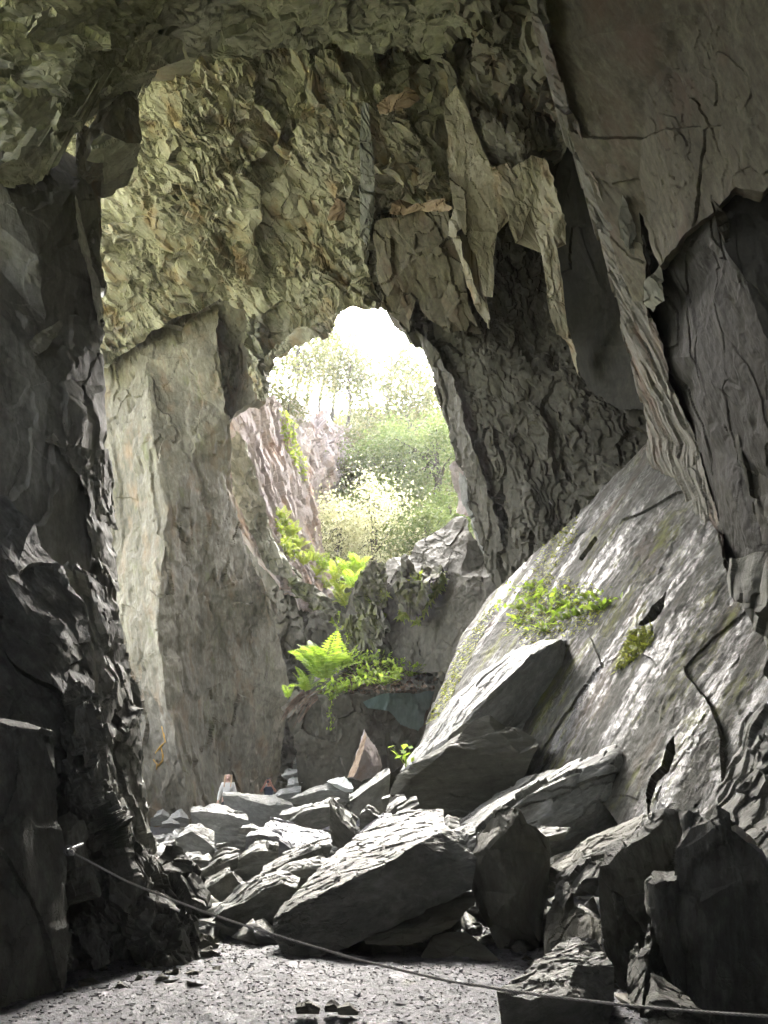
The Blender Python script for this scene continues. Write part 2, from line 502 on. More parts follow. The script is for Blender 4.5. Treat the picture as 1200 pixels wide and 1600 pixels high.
def ground_mat():
    m, nt, N, Lk, P = nodes_of('slate_gravel')
    g = N.new('ShaderNodeNewGeometry')
    v = g.outputs['Position']
    f1 = _noise(nt, v, 0.8, 5)
    vo = N.new('ShaderNodeTexVoronoi'); vo.inputs['Scale'].default_value = 22; Lk.new(v, vo.inputs['Vector'])
    f2 = _noise(nt, v, 14, 8, 0.75)
    s = _math(nt, 'ADD', _math(nt, 'MULTIPLY', f1, 0.35), _math(nt, 'MULTIPLY', f2, 0.35))
    sep = N.new('ShaderNodeSeparateColor'); Lk.new(vo.outputs['Color'], sep.inputs[0])
    s = _math(nt, 'ADD', s, _math(nt, 'MULTIPLY', sep.outputs[0], 0.3))
    col = _ramp(nt, s, [(0.25, (0.07, 0.07, 0.075)), (0.5, (0.10, 0.10, 0.108)), (0.75, (0.18, 0.18, 0.195))])
    mo = _ramp(nt, _noise(nt, v, 1.1, 6), [(0.64, (0, 0, 0)), (0.72, (0.5, 0.5, 0.5))])
    col = _mix(nt, mo, col, (0.13, 0.14, 0.06))
    Lk.new(col, P.inputs['Base Color'])
    P.inputs['Roughness'].default_value = 0.38
    b = N.new('ShaderNodeBump'); b.inputs['Strength'].default_value = 0.9; b.inputs['Distance'].default_value = 0.04
    Lk.new(_math(nt, 'ADD', f2, _math(nt, 'MULTIPLY', sep.outputs[1], 0.6)), b.inputs['Height'])
    Lk.new(b.outputs[0], P.inputs['Normal'])
    return m
M['gravel'] = ground_mat()

def hill_mat():
    m, nt, N, Lk, P = nodes_of('hillside')
    g = N.new('ShaderNodeNewGeometry')
    f = _noise(nt, g.outputs['Position'], 0.5, 8, 0.7)
    Lk.new(_ramp(nt, f, [(0.3, (0.05, 0.07, 0.02)), (0.5, (0.10, 0.12, 0.03)), (0.7, (0.17, 0.13, 0.06))]), P.inputs['Base Color'])
    P.inputs['Roughness'].default_value = 0.9
    return m
M['hill'] = hill_mat()
HAZE = 0.0010
SHELL_Y, FILL_LO, FILL_HI = -9.0, 11.9, 14.0  # bottom and top of an unseen slot added behind the camera for fill light
# ------------------------------------------------------------------ the cave: roof and walls
CHIP = [((1.0, .55, .6), .24, 1.0), ((.5, .28, .3), .11, 1.0)]
CHIP_FINE = [((.7, .35, .4), .16, 1.0), ((.3, .18, .2), .06, 1.0)]
PLATE = [('L', (2.6, 1.3, 1.3), .40, 3), ((.9, .5, .5), .03, .8)]
PLATE_S = [('L', (1.7, .8, .8), .12, 3), ((.5, .25, .3), .012, .8)]
SMOOTH = [('L', (4.0, 2.0, 2.0), .12, 3), ((1.2, .5, .5), .008, .8)]
LEAN = ((600, 200), (680, 500))              # the steep lean of the slate cleavage

roof = rock('cave_ceiling', [(-200, -220, 12.5), (900, -220, 13), (880, 20, 16.2), (830, 34, 16.4), (770, 45, 16.8), (705, 62, 17.4), (692, 105, 18.0),
      (640, 78, 17.9), (560, 86, 18), (520, 78, 18), (480, 84, 18), (400, 84, 18), (350, 97, 18), (300, 92, 17.8), (285, 72, 17.4),
      (230, 95, 16.6), (215, 150, 16.4), (150, 175, 15.6), (110, 215, 15), (70, 285, 14.4), (30, 282, 14), (-200, 265, 13.4)],
      [(250, 20, 16.2), (120, 90, 14.8), (500, 20, 16.8), (650, 30, 16.9)],
      mat=M['brown'] if False else M['pale_olive'], L=3.4, grain=((200, 90), (500, 0)), styles=[('L', (3.6, 1.9, 1.9), .30, 3), ((1.5, .7, .7), .09, 1.6, 2.5), ((.4, .2, .2), .018, 1.2)], seed=3, smooth=22,
      jag=.15, back=2.5, bdir=(0, .25, 1), label='rough sloping slate ceiling across the top of the cave', kind='structure', flat_back=True)

back_wall = rock('cave_wall', [(40, -20, 18.6), (300, 0, 18.3), (560, 0, 18.2), (730, 40, 18.4), (712, 150, 19.4), (722, 350, 21.9), (660, 420, 24),
      (640, 470, 24.9), (612, 486, 25), (583, 484, 25), (555, 480, 25), (535, 488, 25), (518, 502, 25), (503, 530, 25.2), (470, 550, 25.4), (443, 566, 25.5),
      (428, 590, 25.6), (424, 618, 25.6), (412, 624, 25.7), (400, 610, 25.8), (398, 560, 25.8), (388, 497, 25.8), (345, 470, 25.6), (300, 488, 25.6), (240, 520, 26),
      (165, 575, 26.3), (90, 575, 26.5), (80, 400, 24.5), (70, 200, 21.4)],
      [(400, 110, 18.9), (250, 150, 19.8), (450, 200, 20.4), (300, 300, 22.0), (500, 320, 22.6), (400, 430, 24.6), (565, 150, 19.2),
       (560, 300, 21.6), (200, 400, 24.1), (640, 200, 19.6), (480, 500, 25.2)],
      mat=M['olive'], L=2.6, grain=((300, 150), (400, 330)), styles=[((4.2, 2.6, 2.6), .28, .8), ((1.6, .8, .8), .17, 2.3, 3.0), ((.7, .36, .4), .10, 2.3, 1.8), ((.3, .15, .18), .04, 2.0, 1.2)], seed=11, jag=.14, jagf=1.2, smooth=20,
      back=2.2, shrink=0, label='rough chipped olive slate wall arching over the cave window', kind='structure', key='back')

pillar = rock('rock_pillar', [(120, 470, 27.6), (240, 470, 27.0), (300, 465, 26.7), (340, 460, 26.2), (342, 560, 25.7), (356, 650, 26.2), (362, 760, 26.9), (384, 850, 27.7), (410, 905, 28.4),
      (426, 960, 29.0), (442, 1020, 29.5), (452, 1085, 30), (450, 1130, 30.4), (440, 1200, 31), (400, 1295, 31), (302, 1292, 25.6), (270, 1290, 25.9),
      (190, 1300, 26.8), (170, 1050, 27.2), (150, 850, 27.4), (130, 640, 27.2)],
      [(228, 560, 26.2), (240, 700, 25.2), (262, 800, 24.9), (250, 900, 24.9), (248, 1000, 25), (262, 1100, 25), (285, 1200, 25.2), (300, 900, 26.2), (330, 1050, 27.6), (340, 1200, 28.6), (300, 700, 25.7)],
      [(21, 22), (22, 23), (23, 24), (24, 25), (25, 26), (26, 27), (27, 15)],
      mat=M['pillar'], L=2.8, grain=((260, 600), (330, 1000)), styles=[('L', (6.5, 2.8, 2.4), .18, 2), ((2.4, 1.1, 1.1), .03, .8, 2.5), ((.8, .4, .4), .012, .9, 1.5), ((.5, .3, .3), .008, .8)], seed=21, jag=.07, smooth=34,
      back=1.6, shrink=.05, flat_back=True, label='leaning slate pillar left of the window with streaked ochre and green faces', kind='structure', key='pillar')

jamb = rock('cave_wall', [(300, 500, 26.6), (340, 462, 25.8), (400, 480, 25.9), (406, 560, 26.1), (417, 628, 26.2), (398, 622, 26.4), (372, 640, 26.8), (356, 662, 27.0),
      (352, 720, 27.4), (330, 720, 27.4)], [(370, 560, 27.2)], mat=M['brown'], L=3.2, grain=((360, 500), (380, 620)), styles=PLATE_S, seed=23, back=1.5,
      label='shadowed recess between the pillar and the window arch', kind='structure', flat_back=True)

arch_tip = rock('rock_flake', [(383, 490, 25.0), (400, 500, 24.9), (404, 560, 25), (412, 590, 25.1), (424, 600, 25.2), (422, 622, 25.3), (412, 626, 25.3), (402, 600, 25.2), (394, 570, 25.2), (390, 530, 25.2)],
      mat=M['pale_olive'], L=2.6, grain=LEAN, styles=CHIP_FINE, seed=24, back=.6, parent=back_wall)

rear = rock('cave_wall', [(360, 830, 32.3), (420, 885, 31.3), (440, 895, 30.8), (470, 925, 30.3), (500, 935, 30.3), (532, 955, 29.8), (560, 960, 29.8), (770, 960, 30.3), (770, 1320, 32.3), (340, 1320, 32.4)],
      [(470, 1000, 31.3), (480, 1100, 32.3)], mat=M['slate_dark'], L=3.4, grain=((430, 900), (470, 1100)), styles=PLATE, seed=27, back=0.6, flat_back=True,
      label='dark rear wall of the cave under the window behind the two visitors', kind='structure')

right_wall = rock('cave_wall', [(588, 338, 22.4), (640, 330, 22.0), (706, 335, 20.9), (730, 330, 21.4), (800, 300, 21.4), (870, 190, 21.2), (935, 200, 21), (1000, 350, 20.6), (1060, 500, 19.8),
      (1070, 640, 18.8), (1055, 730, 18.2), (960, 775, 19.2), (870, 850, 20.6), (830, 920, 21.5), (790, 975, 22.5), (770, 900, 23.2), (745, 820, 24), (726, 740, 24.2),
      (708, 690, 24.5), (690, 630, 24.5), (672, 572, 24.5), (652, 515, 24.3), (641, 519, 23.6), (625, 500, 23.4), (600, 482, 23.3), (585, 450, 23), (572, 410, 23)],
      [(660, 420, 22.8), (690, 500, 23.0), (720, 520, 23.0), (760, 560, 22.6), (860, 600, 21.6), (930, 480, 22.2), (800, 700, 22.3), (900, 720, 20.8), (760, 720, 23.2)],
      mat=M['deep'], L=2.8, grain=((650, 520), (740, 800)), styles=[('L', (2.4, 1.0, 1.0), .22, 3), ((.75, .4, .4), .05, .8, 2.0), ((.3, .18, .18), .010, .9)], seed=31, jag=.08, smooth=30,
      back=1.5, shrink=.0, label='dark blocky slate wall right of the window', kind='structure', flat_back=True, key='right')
lip = rock('rock_slab', [(583, 345, 21.8), (610, 338, 21.6), (655, 326, 21.3), (700, 332, 20.6), (712, 380, 20.9), (722, 430, 21.4), (735, 480, 21.9), (752, 520, 22.2), (700, 520, 22.4), (672, 500, 22.5), (650, 470, 22.5), (640, 522, 23),
      (628, 505, 23), (610, 492, 23), (596, 476, 22.8), (588, 420, 22.3)], [(650, 400, 21.5), (620, 430, 22.0)], mat=M['brown_dark'], L=2.8, grain=((650, 350), (690, 500)),
      styles=[((1.7, .8, .8), .12, .5), ((.9, .4, .4), .03, .8)], seed=32, back=1.0, jag=.07, parent=right_wall, label='dark overhanging block over the right shoulder of the window')
band = rock('rock_slab', [(652, 514, 23.9), (668, 528, 23.5), (690, 560, 23.3), (715, 620, 23.1), (738, 690, 23.0), (760, 760, 22.9), (785, 830, 22.7), (790, 880, 22.6), (770, 860, 23.0), (748, 800, 23.6),
      (728, 745, 23.9), (708, 690, 24.1), (690, 632, 24.1), (672, 574, 24.1)], mat=M['deep'], L=2.8, grain=((660, 520), (750, 780)), styles=PLATE_S, seed=33, back=.9, parent=right_wall,
      label='smooth leaning edge slab along the right side of the window')
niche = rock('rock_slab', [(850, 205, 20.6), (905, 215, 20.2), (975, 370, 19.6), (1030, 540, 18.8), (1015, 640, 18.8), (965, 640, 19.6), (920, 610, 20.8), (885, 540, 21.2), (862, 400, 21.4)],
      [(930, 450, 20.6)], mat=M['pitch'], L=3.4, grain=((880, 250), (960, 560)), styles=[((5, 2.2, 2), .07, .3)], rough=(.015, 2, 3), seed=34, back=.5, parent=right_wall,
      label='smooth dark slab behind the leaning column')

upper = rock('cave_wall', [(694, 60, 17.2), (690, -120, 14.8), (850, -120, 14.0), (860, 40, 15.2), (875, 130, 16.3), (893, 205, 17.3), (884, 240, 17.9), (850, 232, 18), (820, 260, 18.4), (770, 268, 18.6), (730, 250, 18.6),
      (697, 200, 18.4)], [(780, 120, 17.4), (830, 170, 17.6), (760, 60, 16.6), (800, 40, 16.2)], mat=M['brown'], L=2.8, grain=((730, 0), (790, 230)),
      styles=[('L', (2.4, 1.0, 1.0), .7, 3), ((.9, .4, .4), .06, .9)], seed=37, back=1.5, jag=.1, label='brown broken slate below the ceiling right of centre', kind='structure', flat_back=True)

F1 = rock('rock_flake', [(696, 178, 18.0), (697, 150, 17.8), (714, 132, 17.6), (728, 165, 17.8), (742, 205, 18), (757, 240, 18.2), (778, 275, 18.5), (790, 310, 18.8), (795, 345, 19.2), (776, 365, 19.4), (772, 400, 19.8),
      (770, 440, 20.2), (768, 463, 20.4), (757, 460, 20.4), (748, 418, 20), (733, 375, 19.6), (722, 360, 19.4), (717, 364, 19.4), (722, 400, 19.8), (738, 440, 20.3), (755, 470, 20.6), (766, 516, 21), (756, 506, 21), (735, 460, 20.6), (718, 420, 20.2), (708, 380, 19.8), (703, 345, 19.4),
      (711, 325, 19.2), (701, 270, 18.7)], mat=M['tan'], L=2.4, grain=((705, 150), (760, 430)), styles=PLATE_S, seed=41, back=.45, shrink=.04, jag=.05, parent=upper, label='long tan hanging flake of slate with a forked lower end')
F2 = rock('rock_flake', [(768, 264, 18.2), (796, 250, 18.0), (802, 260, 18), (830, 243, 17.8), (850, 250, 17.8), (856, 248, 17.7), (870, 300, 18), (880, 335, 18.3), (886, 352, 18.5), (884, 385, 18.8), (877, 370, 18.7), (872, 383, 18.8),
      (866, 372, 18.7), (870, 400, 19), (884, 470, 19.5), (889, 530, 20), (906, 592, 20.4), (895, 566, 20.4), (887, 540, 20.2), (870, 520, 20), (860, 490, 19.8), (853, 450, 19.6), (845, 400, 19.2), (837, 365, 19), (831, 325, 18.8), (822, 342, 18.9), (815, 372, 19.1), (806, 380, 19.2),
      (794, 350, 19), (782, 305, 18.7)], mat=M['tan'], L=2.4, grain=((800, 260), (870, 480)), styles=[('L', (2.6, .7, .7), .10, 2), ((1.4, .25, .3), .03, .7), ((.4, .12, .15), .012, .8)], seed=42, back=.4, shrink=.04, jag=.05, parent=upper,
      label='grey green hanging slate flake ending in a long dagger point')
for i, (pl, mt, lb) in enumerate([
    ([(587, 165, 18.4), (600, 152, 18.3), (628, 146, 18.2), (632, 135, 18.1), (650, 140, 18.2), (657, 152, 18.4), (640, 170, 18.6), (612, 172, 18.6), (592, 178, 18.7)], 'orange', 'rusty tan block jutting from the wall'),
    ([(650, 275, 20), (662, 268, 19.9), (682, 270, 19.9), (672, 285, 20.1), (668, 298, 20.3), (656, 296, 20.3)], 'tan', None),
    ([(608, 335, 21.2), (612, 318, 21), (622, 310, 21), (634, 325, 21.1), (650, 318, 20.9), (672, 312, 20.7), (690, 312, 20.5), (710, 325, 20.5), (700, 334, 20.8), (680, 330, 20.9), (655, 330, 21.1), (630, 336, 21.3)], 'orange', 'rusty ledge of slate above the dark overhang'),
    ([(512, 345, 22), (528, 310, 21.6), (540, 318, 21.6), (538, 345, 22)], 'orange', None),
    ([(560, 370, 22.4), (566, 160, 18.9), (576, 165, 18.9), (585, 300, 21), (580, 345, 22), (572, 385, 22.6)], 'slate', 'narrow upright rib of grey slate dividing the roof wall')]):
    rock('rock_flake', pl, mat=M[mt], L=2.4, grain=((600, 170), (660, 140)) if i < 4 else LEAN, styles=PLATE_S, seed=50 + i, back=.5, jag=.06, parent=back_wall, label=lb)

# leaning wall on the right, its lit column and the darker wall beneath
lean = rock('cave_wall', [(836, -120, 9.15), (1320, -120, 6.0), (1320, 230, 6.9), (1230, 250, 7.7), (1190, 300, 8.3), (1150, 290, 8.6), (1110, 330, 9.2), (1075, 360, 9.8), (1045, 400, 10.5), (1030, 418, 10.9), (1016, 380, 10.9),
      (1004, 340, 10.8), (996, 330, 10.9), (1000, 400, 11.3), (1012, 470, 11.9), (985, 470, 12.25), (935, 330, 11.55), (900, 240, 10.95), (874, 160, 10.45), (850, 70, 9.85)],
      [(1000, 150, 9.4), (1100, 20, 7.8)], mat=M['brown_dark'], L=3.2, grain=((950, 0), (1010, 300)), styles=[('L', (5, 2.6, 2.6), .06, 2), ((1.1, .4, .4), .012, 1.2, 2.2), ((.3, .12, .15), .006, 1.0, 1.2)], rough=(.015, 2.5, 5), seed=61, back=1.2, jag=.05,
      label='big smooth brown leaning slate wall at upper right', kind='structure', flat_back=True)
column = rock('rock_column', [(822, -120, 9.0), (826, 0, 9.4), (842, 80, 9.9), (862, 160, 10.5), (885, 215, 10.9), (900, 250, 11.2), (925, 325, 11.9), (950, 420, 12.8), (973, 510, 13.8), (990, 565, 14.6), (1003, 625, 15.4), (1012, 680, 16.2), (1010, 720, 16.9),
      (1060, 770, 15.6), (1100, 840, 13.8), (1138, 902, 12.5), (1122, 840, 12.9), (1106, 780, 13.2), (1086, 700, 13.4), (1062, 640, 13.1), (1042, 582, 12.7), (1020, 520, 12.4), (1000, 455, 12.0), (976, 390, 11.7),
      (945, 320, 11.4), (912, 240, 10.8), (886, 165, 10.3), (862, 80, 9.7), (846, 0, 9.3), (840, -120, 9.0)],
      [(955, 380, 11.9), (1000, 500, 12.7), (1035, 620, 13.9), (1060, 720, 14.2)],
      mat=M['brown'], L=2.4, grain=((930, 330), (1060, 700)), styles=[('L', (7, .7, .9), .07, 2), ((3.5, .2, .4), .028, .6), ((1.2, .1, .2), .012, .8)], rough=(.012, 3, 5), seed=62, back=.9, shrink=.03, jag=.02,
      label='long ribbed slate column leaning down the right side', kind='structure', flat_back=True)
for i, (pl, lb) in enumerate([
    ([(968, 372, 11.3), (966, 345, 11.1), (974, 302, 10.8), (985, 335, 11), (1000, 372, 11.2), (1014, 410, 11.5), (1010, 432, 11.7), (1004, 425, 11.7), (995, 408, 11.6)], 'pale spike of slate beside the lit column'),
    ([(1010, 470, 11.9), (1008, 440, 11.6), (1020, 428, 11.4), (1030, 412, 11.2), (1034, 440, 11.4), (1041, 468, 11.6), (1028, 478, 11.8), (1024, 487, 11.9), (1018, 478, 11.9)], 'ragged pale tooth of slate under the leaning wall')]):
    rock('rock_flake', pl, mat=M['pale_olive'], L=2.2, grain=((970, 320), (1010, 420)), styles=PLATE_S, seed=64 + i, back=.25, jag=.04, parent=lean, label=lb)
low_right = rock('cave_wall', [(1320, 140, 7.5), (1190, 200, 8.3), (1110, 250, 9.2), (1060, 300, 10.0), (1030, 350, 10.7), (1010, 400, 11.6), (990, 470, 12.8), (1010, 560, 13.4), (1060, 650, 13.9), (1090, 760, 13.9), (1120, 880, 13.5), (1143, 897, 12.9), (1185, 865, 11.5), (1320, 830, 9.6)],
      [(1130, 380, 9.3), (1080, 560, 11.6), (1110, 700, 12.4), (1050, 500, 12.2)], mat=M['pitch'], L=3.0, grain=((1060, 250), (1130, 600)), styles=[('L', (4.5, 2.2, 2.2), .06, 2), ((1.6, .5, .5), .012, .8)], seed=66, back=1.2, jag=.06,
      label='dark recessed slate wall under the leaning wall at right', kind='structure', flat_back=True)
for i, (pl, lb) in enumerate([
    ([(1117, 300, 8.7), (1126, 320, 8.8), (1137, 350, 9.1), (1150, 420, 9.8), (1170, 490, 10.1), (1190, 545, 10.3), (1197, 640, 10.8), (1184, 610, 10.8), (1162, 545, 10.6), (1142, 475, 10.3), (1128, 405, 9.7), (1118, 340, 9.0)], 'long thin grey rib on the right hand wall'),
    ([(1083, 440, 11), (1100, 428, 10.7), (1122, 500, 10.9), (1135, 490, 10.7), (1160, 545, 10.8), (1200, 645, 10.6), (1300, 700, 10), (1300, 860, 9.8), (1215, 850, 10.5), (1190, 850, 11), (1172, 780, 11.3), (1158, 700, 11.4), (1138, 620, 11.4), (1118, 540, 11.3), (1098, 500, 11.3)], 'broad grey slab hanging at the right edge'),
    ([(1184, 492, 10), (1202, 488, 9.7), (1320, 560, 9), (1320, 700, 9.3), (1212, 700, 10.2), (1196, 600, 10.2)], None)]):
    rock('rock_flake', pl, mat=M['brown_dark' if i == 2 else 'deep'], L=2.8, grain=((1110, 300), (1170, 600)), styles=[((2.2, .4, .5), .08, .6), ((.8, .2, .3), .03, .8)], seed=70 + i, back=.35, jag=.05, parent=low_right, label=lb)

# the great wet slab
kd = plane_D((1000, 1290, 11), (1015, 700, 17.5), (650, 1170, 18.5))
slab_pts = [(1012, 690), (1060, 722), (1098, 785), (1120, 840), (1138, 897), (1165, 885), (1185, 862), (1320, 830), (1320, 1140), (1190, 1130), (1150, 1180), (1130, 1240), (1112, 1282), (1060, 1320), (1000, 1330),
            (930, 1250), (800, 1240), (636, 1225), (655, 1165), (676, 1100), (700, 1040), (722, 985), (765, 928), (820, 875), (870, 832), (915, 790), (960, 745), (990, 715)]
slab = rock('rock_slab', [(x, y, kd(x, y)) for x, y in slab_pts], [(900, 1000, kd(900, 1000) - .15), (1050, 1000, kd(1050, 1000) - .2), (800, 1000, kd(800, 1000)), (980, 850, kd(980, 850) - .2), (1150, 1000, kd(1150, 1000)), (1050, 1150, kd(1050, 1150) - .15)],
      mat=M['moist'], L=2.6, grain=((930, 760), (760, 1060)), styles=[((5, 2.5, 2.5), .035, .5), ((1.2, .5, .5), .006, .8, 2.0), ((.25, .1, .12), .005, .8, 1.0)], rough=(.012, 6, 5), seed=81, back=1.5, shrink=0, jag=.07, smooth=50,
      gashes=[([(1010, 1238), (1018, 1212), (1034, 1196), (1042, 1165), (1052, 1150), (1055, 1178), (1044, 1206), (1026, 1222), (1016, 1255), (1013, 1278)], .35), ([(998, 974), (1012, 962), (1018, 948), (1034, 934), (1040, 926), (1036, 950), (1024, 968), (1004, 978)], .3), ([(905, 872), (930, 838), (934, 842), (910, 876)], .1)],
      label='huge wet tilted slab streaked with moss at the right', kind='structure', key='slab')
for i, (pl, lb) in enumerate([
    ([(1140, 890, 11.6), (1165, 880, 11), (1185, 862, 10.4), (1320, 850, 9), (1320, 1150, 8.6), (1215, 1120, 9.6), (1190, 1050, 10), (1172, 960, 10.6)], 'grey slate edge rising at the right border')]):
    rock('rock_slab', pl, mat=M['slate_dark'], L=2.6, grain=((1150, 880), (1210, 1100)), styles=[((2.2, .4, .5), .10, .6), ((.8, .2, .3), .05, .8)], seed=90 + i, back=.6, parent=slab, label=lb)

# left wall
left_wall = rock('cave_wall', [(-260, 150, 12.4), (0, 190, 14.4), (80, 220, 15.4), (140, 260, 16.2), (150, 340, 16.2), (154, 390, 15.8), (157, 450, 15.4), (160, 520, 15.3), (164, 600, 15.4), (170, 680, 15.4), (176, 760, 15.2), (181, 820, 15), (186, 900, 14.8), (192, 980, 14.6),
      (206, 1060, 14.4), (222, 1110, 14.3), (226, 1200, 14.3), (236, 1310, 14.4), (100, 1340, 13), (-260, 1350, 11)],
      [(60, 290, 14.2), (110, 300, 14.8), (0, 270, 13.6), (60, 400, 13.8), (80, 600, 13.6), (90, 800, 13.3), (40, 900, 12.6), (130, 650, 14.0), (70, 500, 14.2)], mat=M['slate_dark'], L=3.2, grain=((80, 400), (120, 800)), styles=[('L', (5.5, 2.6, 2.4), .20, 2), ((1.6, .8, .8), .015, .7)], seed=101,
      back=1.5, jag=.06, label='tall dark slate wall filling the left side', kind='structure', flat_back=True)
left_top = rock('cave_wall', [(120, 205, 15.4), (150, 172, 15.4), (200, 140, 15.6), (214, 152, 15.8), (220, 225, 16), (218, 262, 16.2), (166, 288, 16.4), (163, 350, 16.6), (160, 440, 16.6), (152, 460, 16.4), (140, 400, 16), (118, 290, 15.6)],
      [(165, 240, 15.2), (160, 180, 15.2)], mat=M['brown'], L=2.8, grain=((160, 160), (180, 400)), styles=[((2.5, 1.2, 1.2), .14, .6), ((.8, .4, .4), .05, .8)], seed=103, back=1.2, jag=.07,
      label='brown block at the top of the left wall', kind='structure', flat_back=True)
for i, (pl, lb) in enumerate([
    ([(-20, 285, 13.2), (5, 262, 12.9), (30, 250, 12.7), (36, 232, 12.6), (70, 230, 13), (80, 244, 13.2), (62, 272, 13.6), (40, 286, 13.7), (5, 283, 13.6)], 'rounded olive plate hanging at the upper left'),
    ([(133, 250, 14.8), (150, 220, 14.5), (165, 210, 14.4), (196, 224, 14.8), (220, 226, 15.1), (218, 262, 15.5), (190, 272, 15.5), (163, 288, 15.4), (160, 255, 15)], 'pale olive plate under the brown block'),
    ([(150, 148, 14.8), (185, 128, 14.8), (200, 112, 14.8), (245, 108, 15.2), (232, 130, 15.5), (214, 152, 15.7), (190, 144, 15.5)], 'pale olive plate above the brown block'),
    ([(196, 106, 15.2), (215, 60, 15), (228, 44, 15), (262, 58, 15.6), (286, 66, 16), (288, 92, 16.3), (250, 108, 16), (222, 112, 15.6)], 'yellowish plate at the edge of the ceiling'),
    ([(28, 175, 13), (45, 155, 13), (82, 150, 13.4), (75, 190, 13.8), (55, 200, 13.8)], None),
    ([(35, 55, 13.2), (60, 25, 13), (85, 15, 13.2), (62, 45, 13.6), (40, 62, 13.6)], None),
    ([(60, 65, 13.6), (110, 40, 13.8), (150, 28, 14), (110, 62, 14.4), (85, 75, 14.2)], None)]):
    rock('rock_flake', pl, mat=M['pale_olive'], L=2.6, grain=((30, 280), (80, 230)), styles=PLATE_S, seed=105 + i, back=.4, jag=.04, parent=left_top if i in (1, 2, 3) else roof, label=lb)
rock('rock_flake', [(120, 300, 14.7), (128, 330, 14.7), (142, 390, 14.9), (158, 452, 15), (157, 520, 15.1), (150, 480, 14.9), (138, 420, 14.8), (124, 350, 14.6)], mat=M['pale_olive'], L=2.6, grain=((120, 300), (157, 500)),
     styles=PLATE_S, seed=113, back=.3, parent=left_wall, label='thin pale edge strip on the left wall')
for i, (pl, lb) in enumerate([
    ([(70, 690, 12.9), (82, 678, 12.8), (110, 690, 13), (150, 702, 13.6), (175, 706, 14.4), (178, 780, 14.5), (180, 830, 14.4), (150, 800, 13.6), (130, 745, 13.2), (100, 705, 12.9)], 'curling ridge on the dark left wall'),
    ([(50, 530, 13.2), (90, 505, 13.2), (96, 512, 13.3), (80, 545, 13.5), (55, 555, 13.4)], None),
    ([(132, 810, 13.5), (150, 840, 13.6), (180, 890, 14.3), (184, 930, 14.4), (160, 900, 13.8), (140, 870, 13.5)], None)]):
    rock('rock_flake', pl, mat=M['slate_dark'], L=2.8, grain=((80, 680), (170, 760)), styles=PLATE_S, seed=115 + i, back=.5, parent=left_wall, label=lb)

# the ground
def sheet(name, xs, ys, zf, mat, label, smooth=60, kind='structure'):
    X, Y = np.meshgrid(xs, ys)
    q = np.stack([X.ravel(), Y.ravel(), np.zeros(X.size)], 1)
    q[:, 2] = zf(q)
    nx, ny = len(xs), len(ys)
    i = np.arange((nx - 1) * (ny - 1)); r, c = i // (nx - 1), i % (nx - 1)
    a = r * nx + c
    T = np.concatenate([np.stack([a, a + 1, a + nx + 1], 1), np.stack([a, a + nx + 1, a + nx], 1)])
    TRIS[0] += len(T)
    return props(link(name, mesh_from(name, q, T, smooth), mat), label, None, kind)

def floor_z(q):
    near = np.clip((14 - q[:, 1]) / 4, 0, 1)
    w = q * np.array([1, 1, 0])
    return .05 * fbm(w * .8, 5, 3) + near * (facets(w, (.22, .14, .3), .008, .9, 9) + facets(w, (.10, .07, .15), .006, .9, 19)) - .02
sheet('ground', np.concatenate([np.arange(-10, -5, .3), np.arange(-5, 4, .04), np.arange(4, 10, .3)]), np.concatenate([np.arange(-3, 5, .25), np.arange(5, 11, .04), np.arange(11, 34, .25)]), floor_z, M['gravel'], 'pale slate gravel floor of the cave')
# ------------------------------------------------------------------ shell of the cave where the photograph does not look
def slab_world(name, lo, hi, label, mat):
    n = 14
    P, T = [], []
    lo, hi = np.array(lo, float), np.array(hi, float)
    for ax in range(3):
        for s in (0, 1):
            u, v = [k for k in range(3) if k != ax]
            b = len(P)
            for i in range(n + 1):
                for j in range(n + 1):
                    p = np.zeros(3)
                    p[ax] = (lo, hi)[s][ax]
                    p[u] = lo[u] + (hi[u] - lo[u]) * i / n; p[v] = lo[v] + (hi[v] - lo[v]) * j / n
                    P.append(p)
            for i in range(n):
                for j in range(n):
                    a = b + i * (n + 1) + j
                    q = [(a, a + 1, a + n + 2), (a, a + n + 2, a + n + 1)]
                    T += q if s else [t[::-1] for t in q]
    P = np.array(P)
    P = P + .5 * np.stack([fbm(P * .35, 3, 3), fbm(P * .35, 33, 3), fbm(P * .35, 63, 3)], 1)
    me = mesh_from(name, P, np.array(T), 30)
    a_ = me.attributes.new('sl', 'FLOAT_VECTOR', 'POINT'); a_.data.foreach_set('vector', np.ascontiguousarray(P, np.float32).ravel())
    return props(link(name, me, mat), label, None, 'structure')

slab_world('cave_ceiling', (-22, SHELL_Y, 24.6), (18, 15.5, 27), 'slate ceiling carrying on overhead', M['brown'])
slab_world('cave_ceiling', (-9.5, 15.0, 25.2), (18, 25, 28), 'roof rock above the arch', M['brown'])
slab_world('cave_wall', (9.5, SHELL_Y, -1), (12, 13.5, 26.6), 'slate wall beyond the right edge', M['brown'])
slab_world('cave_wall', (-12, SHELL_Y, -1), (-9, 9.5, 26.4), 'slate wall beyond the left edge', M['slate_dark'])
slab_world('cave_wall', (9.3, 12, -1), (13, 27, 26.4), 'rock mass behind the right slab', M['brown'])
slab_world('cave_wall', (3.6, 25.2, -1), (13, 28, 28), 'rock mass right of the window', M['brown'])
slab_world('cave_wall', (-12, SHELL_Y - 2, -1), (12, SHELL_Y, FILL_LO), 'unseen rock under the added fill light slot', M['slate_dark'])  # unseen; sized to let only a little fill light through
slab_world('cave_wall', (-12, SHELL_Y - 2, FILL_HI), (12, SHELL_Y, 26), 'unseen rock above the added fill light slot', M['slate_dark'])

